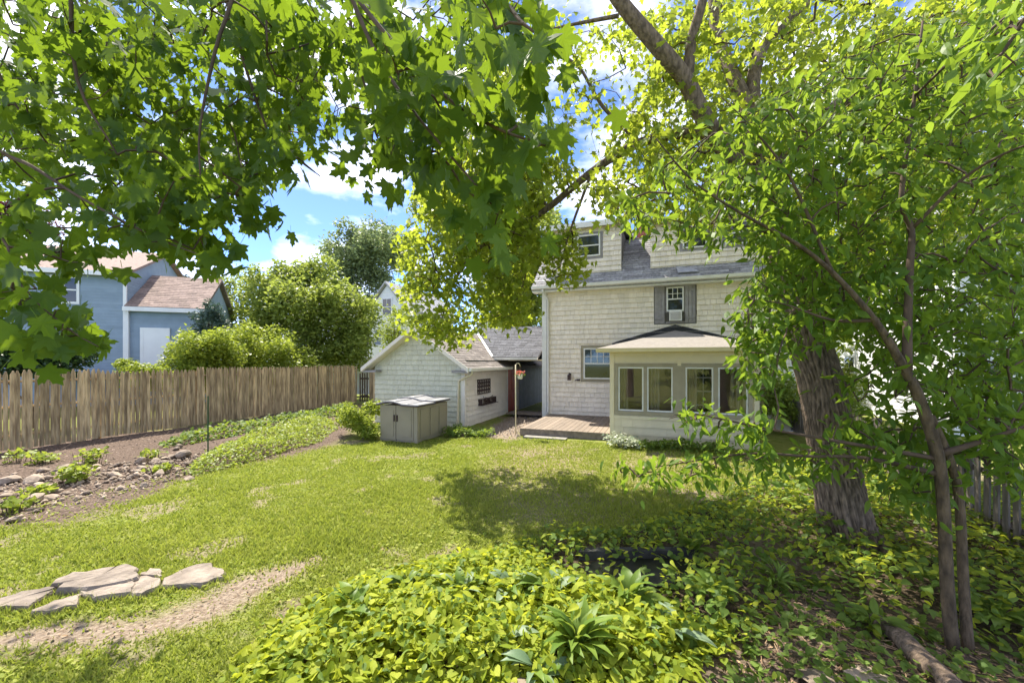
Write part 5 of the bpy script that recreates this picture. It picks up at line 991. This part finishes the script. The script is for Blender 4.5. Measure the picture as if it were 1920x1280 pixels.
# ---------------------------------------------------------------- flagstones on the lawn
FLAG_EDGE = []; FLAGP = []
def off_stone(b): return ~np.logical_or.reduce([pip(f, b[:, 0], b[:, 1]) for f in FLAGP])
def flag(label, pts, th, tilt=0.0, z=0.0, name='flagstone'):
    g0 = np.array([G(a, b_) for a, b_ in pts]); c0 = g0.mean(0); k = len(g0); mb = MB()
    rr = []
    for i in range(k):                # roughen the outline
        p, q_ = g0[i] - c0, g0[(i + 1) % k] - c0
        for t_ in (0, .33, .66): rr.append(p + (q_ - p) * t_ + rng.normal(0, .012, 2))
    n_ = len(rr); bot = [(p[0] * 1.02, p[1] * 1.02, -.03) for p in rr]; mid = [(p[0], p[1], th * .55 + rng.normal(0, .006)) for p in rr]; top_ = [(p[0] * .95, p[1] * .93, th + tilt * p[0] + rng.normal(0, .004)) for p in rr]
    mb.add(bot + mid + top_ + [(0, 0, th + .008)], [(i, (i + 1) % n_, n_ + (i + 1) % n_, n_ + i) for i in range(n_)] + [(n_ + i, n_ + (i + 1) % n_, 2 * n_ + (i + 1) % n_, 2 * n_ + i) for i in range(n_)] + [(2 * n_ + i, 2 * n_ + (i + 1) % n_, 3 * n_) for i in range(n_)])
    FLAG_EDGE.extend([p * 1.10 + c0 for p in rr]); FLAGP.append([tuple(p * 1.0 + c0) for p in rr])
    o = mb.build(name, M_flag); o.location = (*c0, z + .008); return tag(o, label, 'stone', 'flagstones across the lawn')
flag('large flat flagstone in the middle of the row on the lawn', [(96, 1103), (130, 1090), (215, 1077), (236, 1070), (258, 1083), (260, 1096), (240, 1103), (160, 1120), (112, 1118)], .06, z=.012)
flag('dark lower slab under the front edge of the large flagstone', [(150, 1118), (240, 1098), (252, 1102), (246, 1120), (180, 1130)], .05)
flag('low flagstone at the frame edge of the lawn row', [(-40, 1158), (0, 1132), (60, 1117), (98, 1110), (102, 1116), (50, 1146), (0, 1150)], .045)
flag('broken flagstone wedge tilted between the two larger slabs', [(246, 1104), (262, 1086), (301, 1090), (304, 1107), (262, 1124), (247, 1120)], .04, .05)
flag('small stone tucked behind the broken flagstone wedge', [(262, 1087), (284, 1075), (306, 1080), (302, 1091)], .045)
flag('pointed flagstone lying at the lawn end of the row', [(300, 1094), (355, 1068), (398, 1062), (423, 1077), (415, 1090), (375, 1101), (308, 1110)], .035)
flag('partly grassed flagstone in front of the large slab', [(56, 1153), (118, 1128), (152, 1121), (146, 1140), (90, 1155)], .035)
# stones and log in the bare soil near the sapling
rock('flat grey boulder lying in the bare soil before the sapling', 1632, 1278, .2, None, .34, sink=.25)
rock('pale half-buried stone next to the flat grey boulder', 1545, 1285, .17, None, .4)
rock('pale stone at the bottom of the bed under the bright leaves', 985, 1290, .16, None, .45)
lg = [G(1640, 1172), G(1690, 1210), G(1730, 1250), G(1775, 1290), G(1800, 1320)]
mb = MB(); mb.tube([(p[0], p[1], .05 + .01 * math.sin(i * 2)) for i, p in enumerate(lg)], [.05, .065, .07, .065, .06], 12); tag(mb.build('fallen_log', M_bark, smooth=True), 'weathered fallen log lying on the soil at the sapling foot', 'log')

# ---------------------------------------------------------------- grass
LAWN = gp([(-900, 1010), (-300, 985), (0, 960), (300, 895), (560, 842), (700, 828), (975, 818), (1145, 832), (1440, 846), (1560, 835), (1600, 900), (1400, 1000), (1000, 1040), (600, 1130), (480, 1330), (-900, 1330)])
N0 = 900000; g_ = np.stack([rng.uniform(-11, 6, N0), rng.uniform(2.4, 12.5, N0)], 1)
d_ = np.hypot(g_[:, 0], g_[:, 1]); keep = rng.uniform(0, 1, N0) < np.minimum(1, (5.0 / d_) ** 1.6)
keep &= np.abs(g_[:, 0]) < g_[:, 1] * 1.35 + .3; g_ = g_[keep]; g_ = g_[pip(LAWN, g_[:, 0], g_[:, 1])]; g_ = g_[off_stone(g_)]
dm = dirt_of(g_[:, 0], g_[:, 1]); bd = smask(BED, g_[:, 0], g_[:, 1], .12); tex = .5 + .5 * vnoise(g_[:, 0], g_[:, 1], 6, 3)
g_ = g_[rng.uniform(0, 1, len(g_)) < (1 - .93 * dm) * (1 - bd * .9) * (.55 + .5 * tex)]
n_ = len(g_); hgt = rng.uniform(.018, .05, n_) * (1 + .5 * vnoise(g_[:, 0], g_[:, 1], 2.2, 2)); a = rng.uniform(0, 6.28, n_); wd = rng.uniform(.004, .009, n_) * (1 + np.hypot(g_[:, 0], g_[:, 1]) * .07); ln_ = rng.normal(0, .6, (n_, 2)) * hgt[:, None]
z0 = height(g_[:, 0], g_[:, 1]); dx, dy = np.cos(a) * wd, np.sin(a) * wd
V = np.stack([np.stack([g_[:, 0] - dx, g_[:, 1] - dy, z0 - .002], 1), np.stack([g_[:, 0] + dx, g_[:, 1] + dy, z0 - .002], 1), np.stack([g_[:, 0] + ln_[:, 0], g_[:, 1] + ln_[:, 1], z0 + hgt], 1)], 1)
gv = np.clip(.5 + .3 * vnoise(g_[:, 0], g_[:, 1], 1.6, 3) + .3 * vnoise(g_[:, 0], g_[:, 1], 14, 2) + rng.normal(0, .2, n_), .01, .97)
tag(np_mesh('grass', V.reshape(-1, 3), np.arange(3 * n_).reshape(-1, 3), L_grass, None, np.repeat(gv, 3)), 'short sunlit patchy lawn grass across the yard', 'grass', None, 'stuff')
tf = in_poly_points(LAWN, 1500); tf = tf[(tf[:, 1] < 9)]; tf = tf[dirt_of(tf[:, 0], tf[:, 1]) < .6]; fe_ = np.array(FLAG_EDGE); tf = np.vstack([tf, fe_ + rng.normal(0, .02, fe_.shape)]); tf = np.repeat(tf, 14, 0) + rng.normal(0, .025, (len(tf) * 14, 2)); tf = tf[off_stone(tf)]; n_ = len(tf)
ht = rng.uniform(.04, .095, n_); a = rng.uniform(0, 6.28, n_); lt = rng.normal(0, .55, (n_, 2)) * ht[:, None]; dx, dy = np.cos(a) * .004, np.sin(a) * .004; zt_ = height(tf[:, 0], tf[:, 1])
V = np.stack([np.stack([tf[:, 0] - dx, tf[:, 1] - dy, zt_], 1), np.stack([tf[:, 0] + dx, tf[:, 1] + dy, zt_], 1), np.stack([tf[:, 0] + lt[:, 0], tf[:, 1] + lt[:, 1], zt_ + ht], 1)], 1)
tag(np_mesh('grass_tufts', V.reshape(-1, 3), np.arange(3 * n_).reshape(-1, 3), L_grass, None, np.repeat(rng.uniform(.01, .6, n_), 3)), 'longer tufts of grass standing up from the lawn', 'grass', None, 'stuff')
# clover-like lawn weeds and leaf litter
nw = 16000; b_ = in_poly_points(LAWN, nw); dd_ = np.hypot(b_[:, 0], b_[:, 1]); b_ = b_[(rng.uniform(0, 1, nw) < np.minimum(1, (5 / dd_) ** 1.2)) & (vnoise(b_[:, 0], b_[:, 1], 2.6, 3) > -.1) & (smask(STRIP, b_[:, 0], b_[:, 1]) < .5) & off_stone(b_)]; k = len(b_)
tag(leaf_mass('lawn_weeds', HEART, np.stack([b_[:, 0], b_[:, 1], rng.uniform(.005, .035, k)], 1), orient(k, (-.2, .3), .9, 1.2, nrm_rand=.3), rng.uniform(.02, .045, k), L_grass, None), 'tiny clover leaves scattered through the lawn', 'weeds', None, 'stuff')
L_lit = mat('dry_leaf_litter', (.36, .25, .15), (.22, .14, .085), scale=9, amt=.35, rough=.9)
nl = 700; b_ = np.vstack([in_poly_points(DIRT_BR, nl), in_poly_points(MULCH, 900), in_poly_points(STRIP, 60), in_poly_points(BED_D, 700), in_poly_points(LAWN, 160)]); k = len(b_)
tag(leaf_mass('leaf_litter', OVATE, np.stack([b_[:, 0], b_[:, 1], rng.uniform(.008, .025, k)], 1), orient(k, (-.15, .15), .9, 1.5, nrm_rand=.3), rng.uniform(.015, .045, k), L_lit, None), 'dry brown leaf litter on the bare soil', 'leaf litter', None, 'stuff')
kc = 5200; b_ = in_poly_points(MULCH, kc); tag(leaf_mass('mulch_chips', (np.array([(0, 0, .5), (1, 0, 0), (0, .6, 0), (-1, 0, 0), (0, -.6, 0)], float), np.array([(0, 1, 2), (0, 2, 3), (0, 3, 4), (0, 4, 1)])), np.stack([b_[:, 0], b_[:, 1], height(b_[:, 0], b_[:, 1])], 1), orient(kc, (-.1, .1), 1, 3), rng.uniform(.012, .04, kc), mat('mulch_chip', (.20, .15, .115), (.085, .06, .045), scale=9, amt=.45, rough=.95), None), 'dark wood mulch chips covering the rock bed', 'mulch', None, 'stuff')
kc = 900; b_ = np.vstack([in_poly_points(STRIP, 450), in_poly_points(DIRT_BR, 450)]); tag(leaf_mass('soil_clods', (np.array([(0, 0, .6), (1, 0, 0), (0, .8, 0), (-1, 0, 0), (0, -.8, 0)], float), np.array([(0, 1, 2), (0, 2, 3), (0, 3, 4), (0, 4, 1)])), np.stack([b_[:, 0], b_[:, 1], height(b_[:, 0], b_[:, 1])], 1), orient(kc, (-.1, .1), 1, 3), rng.uniform(.005, .016, kc), mat('soil_clod', (.27, .21, .155), (.15, .115, .085), scale=9, amt=.35, rough=.95), None), 'crumbs of dry soil on the bare dirt', 'soil', None, 'stuff')
ns = 500; b_ = np.vstack([in_poly_points(DIRT_BR, ns), in_poly_points(MULCH, 300)]); mb = MB()
for p in b_:
    a_ = R.uniform(0, 6.28); l_ = R.uniform(.04, .18); mb.tube([(p[0], p[1], .012), (p[0] + l_ * math.cos(a_), p[1] + l_ * math.sin(a_), R.uniform(.01, .035))], [.004, .002], 4, cap=False)
tag(mb.build('twig_litter', L_lit), 'small dry sticks scattered over the soil', 'twigs', None, 'stuff')
gvp = in_poly_points(GRAVEL, 700); k = len(gvp); ic = np.array([(0, 0, 1), (1, 0, 0), (0, 1, 0), (-1, 0, 0), (0, -1, 0)], float); it = np.array([(0, 1, 2), (0, 2, 3), (0, 3, 4), (0, 4, 1)])
tag(leaf_mass('gravel', (ic, it), np.stack([gvp[:, 0], gvp[:, 1], np.full(k, .0)], 1), orient(k, (-.1, .1), 1, 3), rng.uniform(.012, .035, k), M_flag, None), 'loose gravel in the passage mouth beside the garage', 'gravel', None, 'stuff')
